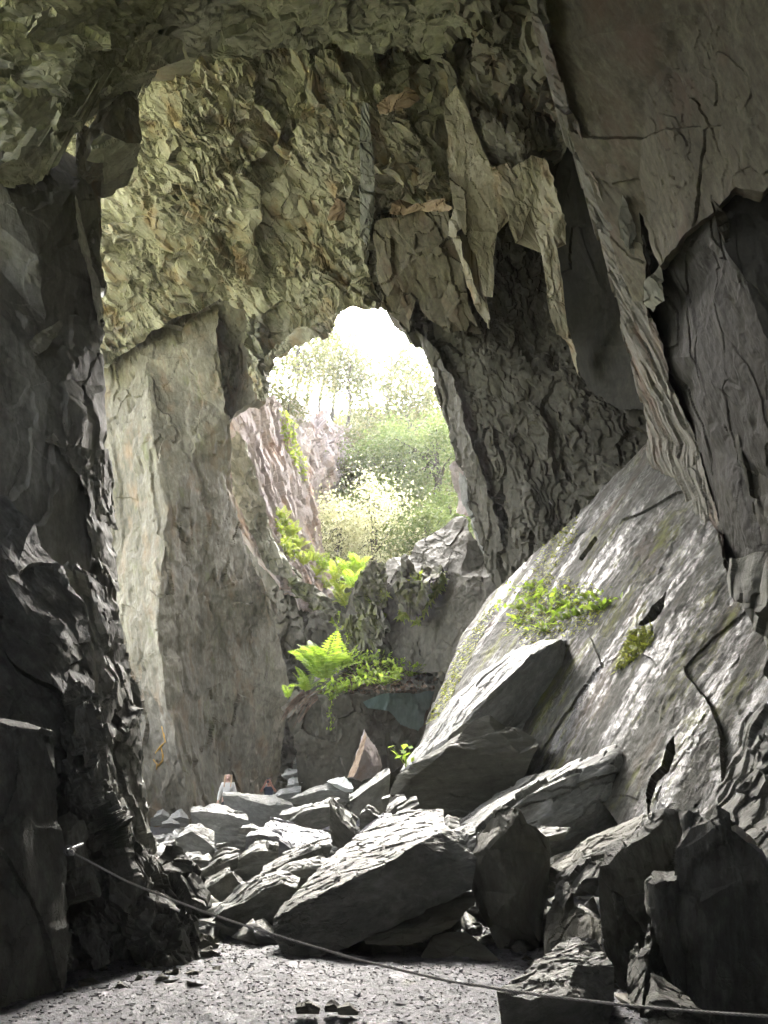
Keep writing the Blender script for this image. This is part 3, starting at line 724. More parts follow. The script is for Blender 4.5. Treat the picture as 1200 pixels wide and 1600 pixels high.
# ------------------------------------------------------------------ outside the window
def hill_z(q):
    x, y = q[:, 0], q[:, 1]
    z = np.interp(y, [-2000, 34.2, 34.7, 36.5, 45, 60, 75, 90, 300, 2000], [-.3, -.3, 9.0, 10.6, 18, 29.5, 40, 45, 48, 48])
    z = np.where(np.abs(x) > 14, np.maximum(z * np.clip(1 - (np.abs(x) - 14) / 12, 0, 1), np.where(y > 60, z, -.3)), z)
    inside = (y < 34.8)
    return z + np.where(inside, 0, .35 * fbm(q * np.array([.35, .35, 0]), 77, 4)) - .15
ys = np.concatenate([[-900, -300, -120, -30], np.arange(-10, 31, 3.0), [34.0], np.arange(34.2, 60, .6), [64, 70, 80, 100, 150, 300, 900]])
xs = np.concatenate([[-900, -300, -120, -60, -40], np.arange(-30, 30, .8), [40, 60, 120, 300, 900]])
sheet('hillside', xs, ys, hill_z, M['hill'], 'overgrown hillside outside the window')

cliff = rock('cliff', [(352, 665, 30.5), (358, 648, 30.6), (372, 640, 30.8), (386, 630, 31), (402, 620, 31.3), (425, 618, 32), (440, 640, 32.8), (455, 660, 33.6), (470, 700, 34.3), (490, 780, 35), (505, 850, 35), (520, 930, 33), (505, 960, 31), (470, 950, 30), (440, 910, 29.4), (400, 860, 29.4), (360, 800, 29.8), (335, 720, 30)],
     [(375, 700, 30.2), (392, 760, 30), (412, 830, 29.7), (440, 890, 29.5)], [(2, 18), (18, 19), (19, 20), (20, 21)], mat=M['pink'], L=2.4, grain=((390, 640), (450, 850)), styles=[((2.6, .35, .5), .16, .7), ((.9, .2, .25), .07, .8)], seed=121, back=3, shrink=0, jag=.06,
     label='pinkish quarry cliff seen through the left side of the window', cat='cliff', kind='structure', key='cliff', flat_back=True)
rock('rock_slab', [(356, 700, 29.6), (372, 672, 29.6), (385, 700, 29.5), (405, 760, 29.3), (418, 800, 29.1), (430, 850, 28.8), (452, 880, 28.7), (462, 925, 28.6), (445, 905, 28.7), (415, 890, 28.8), (390, 830, 29.1), (365, 770, 29.4)],
     mat=M['pale_olive'], L=2.2, grain=((370, 700), (430, 880)), styles=[((1.0, .4, .4), .12, .8), ((.4, .2, .2), .05, .8)], seed=122, back=.8, parent=cliff, label='greenish cracked slab edge inside the window')
rock('cliff', [(425, 650, 44), (440, 622, 44), (470, 630, 45), (500, 645, 46), (525, 655, 47), (550, 672, 48), (570, 690, 48), (560, 720, 47), (520, 760, 45), (500, 820, 43), (440, 820, 42)],
     [(480, 690, 43.5), (530, 690, 46)], mat=M['pink'], L=2.6, grain=((450, 640), (470, 760)), styles=[((3, .5, .7), .35, .7), ((1, .3, .4), .15, .8)], seed=123, back=5, jag=.15, label='farther grey cliff below the trees through the window', cat='cliff', kind='structure', flat_back=True)
sill = rock('rock_ledge', [(455, 880, 28), (470, 910, 27.6), (500, 925, 27.6), (530, 935, 27.2), (560, 905, 27.5), (570, 935, 26.8), (540, 990, 26.2), (520, 965, 27), (480, 950, 27.5), (455, 925, 28)], mat=M['mossy'], L=2.6,
     grain=((460, 900), (540, 960)), styles=CHIP_FINE, seed=125, back=2.0, label='mossy stone sill at the lower left of the window', kind='structure', key='sill')

sheet('bounce_floor', np.arange(-40, -6.5, .5), np.arange(10, 30, .5), lambda q: .12 * fbm(q * .6, 4, 4) - .12, M['gravel'], 'unseen pale gravel floor added outside on the left to bounce light inside')  # unseen; pale gravel added to bounce sunlight up into the cave

slab_world('shade_bank', (-13.5, 14.5, -1), (-10.3, 30, 3.4), 'unseen rock bank added to shade the pillar foot', M['slate_dark'])  # added out of view to shade the pillar foot and rear wall
slab_world('cave_wall', (-9.5, 25.8, 22.0), (4.6, 28.5, 28), 'unseen rock added above the window to plug a light leak', M['brown'])  # unseen block added to stop sun leaking in behind the arch
# ------------------------------------------------------------------ boulders
STONE = [('L', (1.3, .6, .6), .035, 2), ((.35, .16, .2), .010, .8), ((.16, .07, .09), .006, 1.0)]
FLAKY = [('L', (.8, .4, .4), .035, 3), ((.3, .14, .15), .018, .9)]
FLAT = [('L', (2.2, 1.0, 1.0), .06, 2), ((.6, .25, .25), .014, .9, 1.2), ((.18, .07, .08), .004, 1.0)]
BL = dict(mat=M['slate_dark'], styles=PLATE_S, kind=None, cat='boulder')
def boulder(B, Rg, F, D, dd, label, name='boulder', **kw):
    kw.setdefault('mat', M['slate']); kw.setdefault('styles', STONE); kw.setdefault('calm', .35); kw.setdefault('rough', (.012, 2, 4)); kw.setdefault('jag', .022); kw.setdefault('L', 2.6)
    kw.setdefault('group', 'fallen slate boulders on the cave floor'); kw.setdefault('cat', 'boulder')
    kw.setdefault('seed', 200 + len(COL.objects))
    kw.setdefault('grain', (Rg[0], Rg[-1]))
    return stone(name, B, Rg, F, D, dd, label=label, **kw)

# under the window
moss_block = rock('boulder', [(532, 985, 25.4), (545, 930, 25.6), (562, 895, 26), (600, 880, 26.4), (612, 868, 26.6), (640, 868, 26.6), (648, 850, 26.8), (672, 836, 27), (690, 826, 27), (712, 806, 26.8), (728, 806, 26.4), (735, 830, 25.8), (760, 880, 25), (792, 880, 24), (785, 900, 23.6), (760, 960, 22.8), (735, 995, 22.8), (700, 1048, 22.8), (660, 1050, 23.6), (600, 1040, 24.2), (545, 1030, 25)],
     [(640, 900, 25.0), (650, 960, 24.6), (695, 890, 24.8), (720, 900, 24.2), (590, 930, 25.0), (690, 960, 24.0), (570, 980, 25)], mat=M['deep'], L=2.6, grain=LEAN, styles=[('L', (1.8, 1.0, 1.0), .06, 2), ((.6, .35, .35), .008, .8)], seed=131, back=1.6, shrink=.05, jag=.06,
     label='big dark block with yellow moss under the right of the window', cat='boulder', group='fallen slate boulders on the cave floor', key='mossblock')
rock('moss_face', [(556, 960, 24.9), (552, 925, 25), (566, 893, 25.3), (598, 882, 25.7), (606, 905, 25.2), (604, 945, 24.7), (592, 968, 24.6)], mat=M['mossy'], L=2.4, grain=LEAN, styles=CHIP_FINE, seed=132, back=.8, lift=.15, parent=moss_block, label='squared mossy front of the block')
rock('moss_face', [(524, 1010, 25), (540, 965, 25), (575, 945, 24.8), (600, 950, 24.5), (612, 980, 24.3), (600, 1000, 24.3), (612, 1030, 24.2), (560, 1030, 24.7)], mat=M['mossy'], L=2.4, grain=LEAN, styles=CHIP_FINE, seed=133, back=.8, lift=.1, parent=moss_block)
rock('rock_slab', [(618, 925, 24.6), (632, 880, 25), (640, 872, 25.2), (650, 888, 24.9), (672, 880, 24.8), (695, 888, 24.5), (690, 915, 24.2), (668, 945, 24.1), (650, 972, 24), (634, 968, 24.1)], mat=M['mossy'], L=2.4, grain=LEAN, styles=CHIP, seed=134, back=.7, lift=.1, parent=moss_block, label='ragged shelf hung with yellow moss')
for i, pl in enumerate([
    [(704, 748, 25.2), (702, 728, 25.2), (716, 712, 25.1), (728, 735, 24.8), (742, 780, 24.5), (744, 800, 24.4), (728, 808, 24.6), (712, 800, 25), (712, 770, 25.2)],
    [(716, 740, 24.6), (728, 748, 24.4), (740, 778, 24.2), (742, 800, 24.2), (756, 850, 23.8), (768, 880, 23.6), (750, 850, 23.9), (735, 810, 24.3), (722, 780, 24.5)],
    [(740, 800, 24.2), (752, 770, 23.6), (775, 780, 23.3), (792, 830, 23), (790, 890, 22.9), (775, 880, 23.2), (760, 850, 23.6)]]):
    rock('boulder', pl, mat=M[('pink', 'slate', 'slate_dark')[i]], L=2.4, grain=LEAN, styles=PLATE_S, seed=136 + i, back=.6, cat='boulder', group='fallen slate boulders on the cave floor',
         label=('pinkish upright stone at the right foot of the window', 'thin leaning splinter beside the pinkish upright stone', 'narrow dark block tucked between the splinter and the wall')[i])

fern_ledge = rock('boulder', [(440, 1108, 22.2), (455, 1090, 22.5), (470, 1065, 23.2), (520, 1035, 24.3), (560, 1018, 24.8), (640, 1040, 24.8), (665, 1050, 24.4), (684, 1060, 24), (684, 1078, 23.4), (672, 1110, 22.8), (660, 1150, 22.6), (640, 1180, 22.4), (610, 1238, 22.2), (540, 1245, 22), (468, 1238, 22), (462, 1170, 21.9), (450, 1125, 22)],
     [(500, 1092, 22), (560, 1084, 22), (620, 1082, 22.1), (665, 1076, 22.6), (568, 1120, 21.9), (570, 1180, 21.9)], [(1, 17), (17, 18), (18, 19), (19, 20), (20, 8), (18, 21), (21, 22)], mat=M['deep'], L=2.6, grain=((520, 1090), (525, 1220)), styles=[('L', (2.4, 1.2, 1.2), .1, 3), ((.7, .35, .35), .01, .8)], seed=141, back=1.8, shrink=.05, jag=.06,
     label='tall dark block topped with ferns below the window', cat='boulder', group='fallen slate boulders on the cave floor', key='fernledge')
rock('rock_slab', [(568, 1096, 21.8), (600, 1086, 21.7), (676, 1080, 22.4), (668, 1110, 22.2), (655, 1140, 22.1), (625, 1132, 21.9), (606, 1112, 21.8), (575, 1108, 21.8)], mat=M['green'], L=2.6, grain=((600, 1080), (600, 1140)), styles=SMOOTH, seed=142, back=.4, parent=fern_ledge, label='smooth blue green patch of rock')

# right: the blocks lying on the slab
rock('boulder', [(626, 1205, 16.9), (655, 1163, 17.6), (678, 1128, 17.6), (700, 1095, 17.4), (745, 1055, 17), (800, 1015, 16.4), (850, 999, 15.8), (885, 998, 15.3), (905, 1012, 15), (922, 1028, 15), (925, 1050, 15.1), (942, 1070, 16), (945, 1120, 16), (938, 1178, 15.9), (860, 1205, 15.4), (780, 1225, 15.3), (690, 1245, 15.4)],
     [(700, 1150, 15.2), (735, 1116, 14.8), (790, 1060, 14.7), (830, 1022, 14.7), (866, 1004, 14.8), (900, 1085, 15.15), (835, 1175, 15.1), (922, 1090, 15.5)], [(0, 17), (17, 18), (18, 19), (19, 20), (20, 21), (21, 7), (7, 22), (22, 23)],
     mat=M['slate'], L=2.6, grain=((640, 1190), (800, 1040)), styles=[((3, .5, .6), .02, .5), ((1, .25, .3), .012, .7), ((.3, .08, .12), .006, .8)], seed=151, back=1.4, jag=.025, label='large dark boulder with a pale striped back resting on the wet slab', cat='boulder', group='fallen slate boulders on the cave floor', key='b1')
rock('boulder', [(606, 1268, 13.7), (612, 1235, 13.9), (622, 1212, 14), (640, 1198, 14), (690, 1165, 14.1), (722, 1143, 14.1), (745, 1122, 14), (765, 1115, 13.9), (785, 1132, 13.9), (806, 1140, 13.9), (840, 1160, 13.7), (842, 1168, 13.5), (818, 1215, 13.7), (790, 1250, 13.9), (740, 1290, 14), (690, 1310, 14), (620, 1290, 14)],
     [(700, 1172, 13.85), (765, 1130, 13.85), (812, 1180, 13.6), (700, 1260, 13.95), (640, 1220, 13.85)], mat=M['slate_dark'], L=2.6, grain=((640, 1200), (830, 1180)), styles=FLAT, calm=.4, rough=(.012, 2, 4), seed=152, back=1.2, jag=.03, label='broad dark boulder under the striped one', cat='boulder', group='fallen slate boulders on the cave floor')
rock('boulder', [(708, 1296, 13.2), (740, 1262, 13.5), (770, 1240, 13.6), (830, 1213, 13.4), (870, 1200, 12.8), (930, 1178, 12.3), (963, 1168, 12.1), (971, 1190, 11.9), (986, 1255, 11.8), (978, 1280, 11.9), (900, 1325, 11.9), (860, 1350, 12), (780, 1365, 12), (738, 1340, 12.3)],
     [(756, 1300, 12.1), (790, 1264, 12.1), (820, 1246, 12.1), (880, 1216, 12), (945, 1190, 11.9), (840, 1300, 11.8), (930, 1270, 11.7)], [(0, 14), (14, 15), (15, 16), (16, 17), (17, 18), (18, 7)], mat=M['slate'], L=2.5, grain=((740, 1270), (950, 1180)), styles=[((1.4, .4, .4), .05, .6), ((.5, .2, .2), .02, .8)], seed=153, back=1.2, jag=.025,
     label='long flat boulder rising to the right below the wet slab', cat='boulder', group='fallen slate boulders on the cave floor')
rock('boulder', [(772, 1270, 9.0), (782, 1264, 9.0), (800, 1264, 8.9), (813, 1270, 8.85), (824, 1288, 8.85), (840, 1292, 8.85), (858, 1312, 8.9), (861, 1335, 8.8), (857, 1400, 8.8), (845, 1480, 8.6), (832, 1520, 8.5), (790, 1515, 8.5), (765, 1450, 8.6), (736, 1395, 8.95), (738, 1345, 9.0), (752, 1310, 9.1)],
     [(765, 1330, 8.75), (812, 1400, 8.5), (800, 1290, 8.72)], mat=M['slate_dark'], L=2.5, grain=((780, 1280), (810, 1480)), styles=FLAT, calm=.4, rough=(.012, 2, 4), seed=154, back=1.0, jag=.025, label='upright dark wedge standing before the long flat boulder', cat='boulder', group='fallen slate boulders on the cave floor')
rock('boulder', [(426, 1436, 8.15), (446, 1408, 8.35), (470, 1386, 8.6), (500, 1355, 9.0), (525, 1330, 9.3), (560, 1304, 9.6), (595, 1282, 9.9), (628, 1266, 10.1), (690, 1264, 10.0), (694, 1286, 9.5), (706, 1294, 9.35), (735, 1284, 9.4), (745, 1310, 9.0), (746, 1338, 8.9), (737, 1388, 8.7), (690, 1415, 8.7), (620, 1445, 8.4), (545, 1478, 8.1), (480, 1500, 7.9), (442, 1494, 7.9), (427, 1462, 8)],
     [(452, 1424, 8.15), (485, 1402, 8.2), (545, 1373, 8.3), (605, 1346, 8.5), (655, 1316, 8.8), (690, 1300, 9.1), (600, 1410, 8.3)], [(0, 21), (21, 22), (22, 23), (23, 24), (24, 25), (25, 26), (26, 10)], mat=M['slate'], L=2.2, grain=((470, 1410), (670, 1290)), styles=[('L', (1.4, .5, .5), .014, 2), ((.4, .16, .2), .008, .8), ((.14, .05, .07), .005, 1.0)], rough=(.008, 4, 4), calm=.4, seed=155, back=1.0, jag=.025,
     label='largest flat topped boulder in the middle with a pale flaky top', cat='boulder', group='fallen slate boulders on the cave floor', key='b5')
rock('boulder', [(556, 1442, 8.4), (600, 1425, 8.6), (680, 1402, 8.8), (735, 1396, 8.9), (742, 1420, 8.6), (700, 1450, 8.3), (620, 1482, 8.0), (570, 1480, 8.1)], mat=M['slate_dark'], L=2.8, grain=((560, 1440), (730, 1400)), styles=FLAT, calm=.4, rough=(.012, 2, 4), seed=156, back=.9, label='dark block wedged under the largest boulder', cat='boulder', group='fallen slate boulders on the cave floor')
rock('boulder', [(655, 1490, 8.2), (672, 1464, 8.3), (730, 1456, 8.3), (768, 1480, 8.15), (775, 1525, 8.1), (700, 1530, 8.1), (650, 1520, 8.1)], mat=M['slate_dark'], L=2.8, grain=((660, 1470), (760, 1500)), styles=FLAT, calm=.4, rough=(.012, 2, 4), seed=157, back=.9, label='low dark stone in the shadow beside the upright wedge', cat='boulder', group='fallen slate boulders on the cave floor')
rock('boulder', [(780, 1546, 5.85), (815, 1522, 6.0), (850, 1494, 6.2), (876, 1466, 6.4), (905, 1462, 6.4), (936, 1464, 6.35), (952, 1488, 6.15), (966, 1512, 6.0), (966, 1580, 5.9), (960, 1640, 5.8), (790, 1650, 5.8)],
     [(835, 1562, 5.75), (870, 1535, 5.85), (905, 1512, 6.0), (945, 1484, 6.3), (880, 1560, 5.7)], [(0, 11), (11, 12), (12, 13), (13, 14), (14, 6)], mat=M['slate'], L=2.2, grain=((800, 1540), (930, 1470)), styles=[('L', (.8, .3, .3), .018, 2), ((.3, .12, .12), .007, .8), ((.10, .035, .05), .004, 1.0)], rough=(.006, 5, 4), calm=.4, seed=158, back=.6, jag=.04,
     label='front boulder with a pale top just behind the rope', cat='boulder', group='fallen slate boulders on the cave floor')
# right foreground stack
kA = plane_D((936, 1352, 7.2), (1058, 1268, 7.3), (985, 1530, 7.0))
kB = plane_D((1062, 1262, 6.55), (1008, 1640, 6.25), (1230, 1400, 6.05))
RF = dict(cat='boulder', group='dark blocks piled in the right foreground', L=2.5, jag=.025)
rock('boulder', [(x, y, kA(x, y) + (.12 if y < 1350 else 0)) for x, y in [(936, 1352), (946, 1326), (985, 1300), (1012, 1280), (1040, 1264), (1064, 1266), (1070, 1400), (1050, 1560), (985, 1560), (958, 1525), (941, 1470), (936, 1410)]],
     [(950, 1352, kA(950, 1352)), (990, 1316, kA(990, 1316)), (1030, 1290, kA(1030, 1290)), (985, 1420, kA(985, 1420) - .05), (1020, 1480, kA(1020, 1480) + .08)], mat=M['slate_rim'], grain=((950, 1340), (990, 1500)), styles=FLAT, calm=.6, rough=(.012, 2, 4), seed=161, back=.8, label='dark angular block left of the right foreground pile', **RF)
rock('boulder', [(x, y, kB(x, y) + (.1 if y < 1280 else 0)) for x, y in [(1052, 1640), (1056, 1500), (1058, 1400), (1056, 1330), (1060, 1266), (1090, 1268), (1112, 1284), (1118, 1258), (1142, 1268), (1150, 1300), (1186, 1332), (1202, 1374), (1250, 1400), (1330, 1430), (1330, 1660)]],
     [(1075, 1290, kB(1075, 1290)), (1130, 1290, kB(1130, 1290) - .04), (1090, 1420, kB(1090, 1420) - .1), (1100, 1540, kB(1100, 1540) - .02), (1180, 1480, kB(1180, 1480) + .14), (1150, 1380, kB(1150, 1380) + .02)], mat=M['slate_rim'], grain=((1050, 1300), (1070, 1560)), styles=FLAT, calm=.6, rough=(.012, 2, 4), seed=162, back=1.0, label='largest dark block of the right foreground pile', **RF)
rock('boulder', [(x, y, kB(x, y) + d) for x, y, d in [(1004, 1640, -.1), (1003, 1540, -.1), (1007, 1382, -.04), (1024, 1363, .04), (1064, 1353, .06), (1072, 1420, .04), (1078, 1640, 0)]],
     [(1018, 1388, kB(1018, 1388) - .1), (1056, 1372, kB(1056, 1372) - .08), (1040, 1520, kB(1040, 1520) - .14)], mat=M['slate_rim'], grain=((1030, 1370), (1040, 1560)), styles=FLAT, calm=.6, rough=(.008, 2, 4), seed=169, back=.5, label='dark block with a lit upper rim in front of the largest one', **RF)
rock('boulder', [(985, 1560, 5.9), (986, 1490, 6.2), (1000, 1474, 6.3), (1004, 1500, 6.1), (1010, 1480, 6.2), (1014, 1440, 6.4), (1022, 1475, 6.2), (1018, 1520, 6.0), (1008, 1575, 5.7)], mat=M['slate_rim'], grain=((1000, 1470), (1005, 1560)), styles=STONE, calm=.35, rough=(.012, 2, 4), seed=163, back=.4, label='thin splinter standing against the right foreground pile', **RF)
rock('boulder', [(1006, 1640, 5.5), (1010, 1516, 5.9), (1040, 1530, 5.9), (1075, 1548, 5.8), (1110, 1585, 5.5), (1160, 1640, 5.3)], [(1030, 1545, 5.7), (1070, 1572, 5.55)], mat=M['slate_rim'], grain=((1010, 1520), (1130, 1600)), styles=STONE, calm=.4, rough=(.015, 2, 4), seed=164, back=.5, label='low ragged block with a pale crest in the bottom right corner', **RF)
rock('boulder', [(1110, 1262, 8.9), (1120, 1230, 9.2), (1150, 1170, 9.5), (1165, 1125, 9.6), (1190, 1100, 9.4), (1320, 1080, 8.4), (1320, 1460, 6.2), (1240, 1400, 6.8), (1190, 1330, 7.4), (1160, 1290, 7.9)],
     [(1168, 1200, 8.7), (1160, 1250, 8.3), (1220, 1300, 7.5)], mat=M['slate_rim'], grain=((1160, 1170), (1190, 1330)), styles=[('L', (1.6, .5, .5), .14, 3), ((.5, .2, .2), .02, .8)], seed=165, back=1.0, label='tall rock with streaked face at the right border', **RF)
rock('boulder', [(856, 1352, 10.4), (890, 1325, 10.4), (925, 1300, 10.3), (985, 1280, 10), (1010, 1272, 9.6), (985, 1310, 9), (945, 1335, 8.7), (900, 1372, 9.2)], mat=M['slate_dark'], grain=((870, 1340), (980, 1290)), styles=STONE, calm=.35, rough=(.012, 2, 4), seed=166, back=.8, label='dark wedge behind the angular block under the flat boulder', **RF)
rock('boulder', [(905, 1338, 8.6), (935, 1322, 8.8), (975, 1308, 8.9), (962, 1328, 8.4), (940, 1345, 8.2), (935, 1370, 8.1), (905, 1372, 8.3), (890, 1400, 8.2), (880, 1420, 8.2), (866, 1400, 8.5), (870, 1370, 8.7)], [(925, 1345, 8.35)], mat=M['slate_rim'], grain=((900, 1340), (970, 1310)), styles=STONE, calm=.4, rough=(.015, 2, 4), seed=167, back=.6, label='small ragged block with a bright top beside the angular block', **RF)
rock('boulder', [(862, 1395, 8.6), (870, 1380, 8.7), (890, 1378, 8.6), (896, 1420, 8.3), (940, 1440, 7.9), (945, 1530, 7.4), (850, 1530, 7.6), (850, 1450, 8.2)], mat=M['slate_dark'], grain=((870, 1380), (890, 1500)), styles=STONE, calm=.4, seed=168, back=.6, label='dark broken stone deep between the wedge and the angular block', **RF)

# the rubble heap
boulder([(352, 1237), (375, 1237), (400, 1241), (425, 1241), (445, 1249), (457, 1256)], [(348, 1242), (372, 1244), (395, 1252), (420, 1258), (440, 1256), (458, 1258)], [(352, 1262), (385, 1290), (412, 1292), (440, 1275)], 19.5, 1.6, 'pointed boulder hiding the lower half of the two visitors', tilt=-.4)
boulder([(310, 1263), (330, 1256), (352, 1258), (366, 1266), (385, 1268)], [(308, 1268), (325, 1268), (345, 1270), (372, 1276), (388, 1280)], [(318, 1300), (336, 1330), (380, 1335), (410, 1310)], 17.6, 1.8, 'greenish dark boulder with a thin bright top left of the heap')
boulder([(296, 1290), (318, 1293), (334, 1302)], [(272, 1312), (300, 1300), (320, 1312), (336, 1326)], [(280, 1336), (305, 1345), (335, 1340)], 16.2, .8, 'low brown boulder at the edge of the sunlit floor')
boulder([(296, 1332), (312, 1330), (325, 1338)], [(292, 1345), (310, 1342), (330, 1345)], [(300, 1362), (328, 1366)], 14.6, .6, 'small dark stone under the low brown boulder')
boulder([(425, 1278), (450, 1284), (478, 1292), (513, 1300)], [(386, 1308), (405, 1304), (430, 1309), (458, 1329), (490, 1322), (518, 1316)], [(384, 1345), (420, 1352), (455, 1345), (500, 1340)], 13.8, 2.4, 'bluish wet boulder with a wide glossy top', mat=M['slate_skylit'])
boulder([(398, 1308), (418, 1310), (432, 1316)], [(366, 1345), (392, 1330), (415, 1328), (436, 1332)], [(372, 1378), (400, 1380), (432, 1365)], 13.2, .8, 'dark block below the bluish boulder')
boulder([(340, 1318), (352, 1317), (368, 1322), (373, 1326)], [(314, 1368), (335, 1356), (355, 1345), (372, 1338)], [(320, 1380), (350, 1372), (370, 1355)], 13.0, .9, 'rounded striped stone leaning left in the heap', styles=[((.9, .09, .3), .05, .6)])
boulder([(305, 1380), (325, 1368), (345, 1354), (358, 1350)], [(303, 1390), (322, 1388), (345, 1374), (362, 1362), (366, 1370)], [(318, 1412), (345, 1418), (382, 1400)], 10.8, 1.3, 'block with a smooth grey top beside the left outcrop', tilt=.3)
boulder([(364, 1360), (374, 1366), (382, 1374)], [(362, 1364), (372, 1378), (384, 1382)], [(360, 1400), (375, 1405), (386, 1392)], 11.2, .5, 'small bright topped stone behind the smooth grey block')
boulder([(418, 1352), (440, 1338), (462, 1326), (500, 1313), (516, 1310)], [(405, 1366), (440, 1352), (470, 1338), (500, 1326), (520, 1322)], [(410, 1378), (450, 1368), (490, 1355), (515, 1338)], 11.9, 1.0, 'narrow ridged boulder lying along the largest one')
boulder([(345, 1410), (375, 1382), (400, 1366), (430, 1358), (452, 1362), (470, 1368)], [(318, 1452), (352, 1420), (385, 1408), (412, 1388), (440, 1378), (462, 1388)], [(330, 1460), (380, 1462), (420, 1455), (448, 1415)], 9.1, 1.2, 'broken slab with a bright flaky top left of the largest boulder')
boulder([(436, 1362), (452, 1350), (480, 1345), (500, 1343), (515, 1350)], [(438, 1372), (455, 1362), (485, 1358), (505, 1362), (518, 1360)], [(445, 1385), (475, 1385), (500, 1375)], 10.2, .7, 'splintered flat stone against the largest boulder top', styles=FLAKY, calm=.4, rough=(.015, 2, 4))
boulder([(320, 1420), (350, 1408), (390, 1404), (398, 1412)], [(318, 1452), (345, 1448), (370, 1440), (392, 1425)], [(320, 1470), (350, 1470), (390, 1450)], 9.6, 1.6, 'flat bright slab on the floor at the foot of the heap', styles=FLAKY, calm=.4, rough=(.015, 2, 4))
boulder([(474, 1257), (490, 1254), (515, 1247), (530, 1246)], [(455, 1285), (470, 1270), (480, 1266), (500, 1262), (515, 1260)], [(460, 1292), (490, 1302), (516, 1290)], 16.2, 2.2, 'square boulder with a bright flat top in the middle of the heap')
boulder([(513, 1246), (522, 1246), (540, 1262), (560, 1275)], [(514, 1250), (520, 1262), (535, 1285), (556, 1304)], [(516, 1300), (520, 1322), (535, 1325), (556, 1310)], 12.7, 1.0, 'jagged upright shard in the middle of the heap', styles=FLAKY, calm=.4, rough=(.015, 2, 4))
boulder([(574, 1260), (584, 1262), (592, 1270)], [(560, 1276), (572, 1264), (580, 1272), (592, 1276)], [(560, 1304), (575, 1302), (590, 1292)], 12.6, .5, 'small notched stone right of the jagged shard')
boulder([(545, 1244), (565, 1228), (585, 1212), (600, 1200), (607, 1198)], [(546, 1252), (560, 1244), (580, 1230), (598, 1218), (609, 1210)], [(545, 1268), (565, 1280), (600, 1272), (607, 1240)], 15.0, 1.5, 'boulder with a pinkish grey top slanting up to the right', tilt=-.3)
boulder([(470, 1240), (490, 1230), (512, 1224)], [(448, 1248), (475, 1242), (505, 1234), (548, 1240)], [(455, 1256), (490, 1258), (545, 1252)], 19.0, 1.0, 'low dark slab behind the square boulder')
boulder([(511, 1219), (525, 1214), (540, 1211), (548, 1220)], [(513, 1222), (530, 1228), (545, 1233), (553, 1232)], [(520, 1228), (540, 1238), (552, 1238)], 18.6, 1.4, 'small almost white flat stone in front of the orange shard', mat=M['pale'])
shard = rock('boulder', [(543, 1216, 19.6), (556, 1178, 19.8), (570, 1139, 20), (580, 1155, 20.2), (590, 1172, 20.2), (596, 1196, 20), (590, 1212, 19.8), (565, 1222, 19.4)], [(552, 1214, 19.2), (568, 1165, 19.5), (584, 1196, 19.4)], [(8, 9), (9, 2)], mat=M['pink'], L=2.2, grain=((550, 1210), (570, 1145)), styles=STONE, calm=.35, rough=(.012, 2, 4), seed=181, back=.6, jag=.03,
     label='tall pointed shard with an orange left edge standing below the fern block', cat='boulder', group='fallen slate boulders on the cave floor')
rock('shard_face', [(542, 1216, 19.25), (555, 1178, 19.35), (569, 1141, 19.45), (571, 1152, 19.3), (562, 1185, 19.15), (552, 1214, 19.05)], mat=M['orange'], L=2.0, grain=((550, 1210), (570, 1145)), styles=STONE, seed=182, back=.25, jag=.02, parent=shard, label='narrow orange face of the shard')
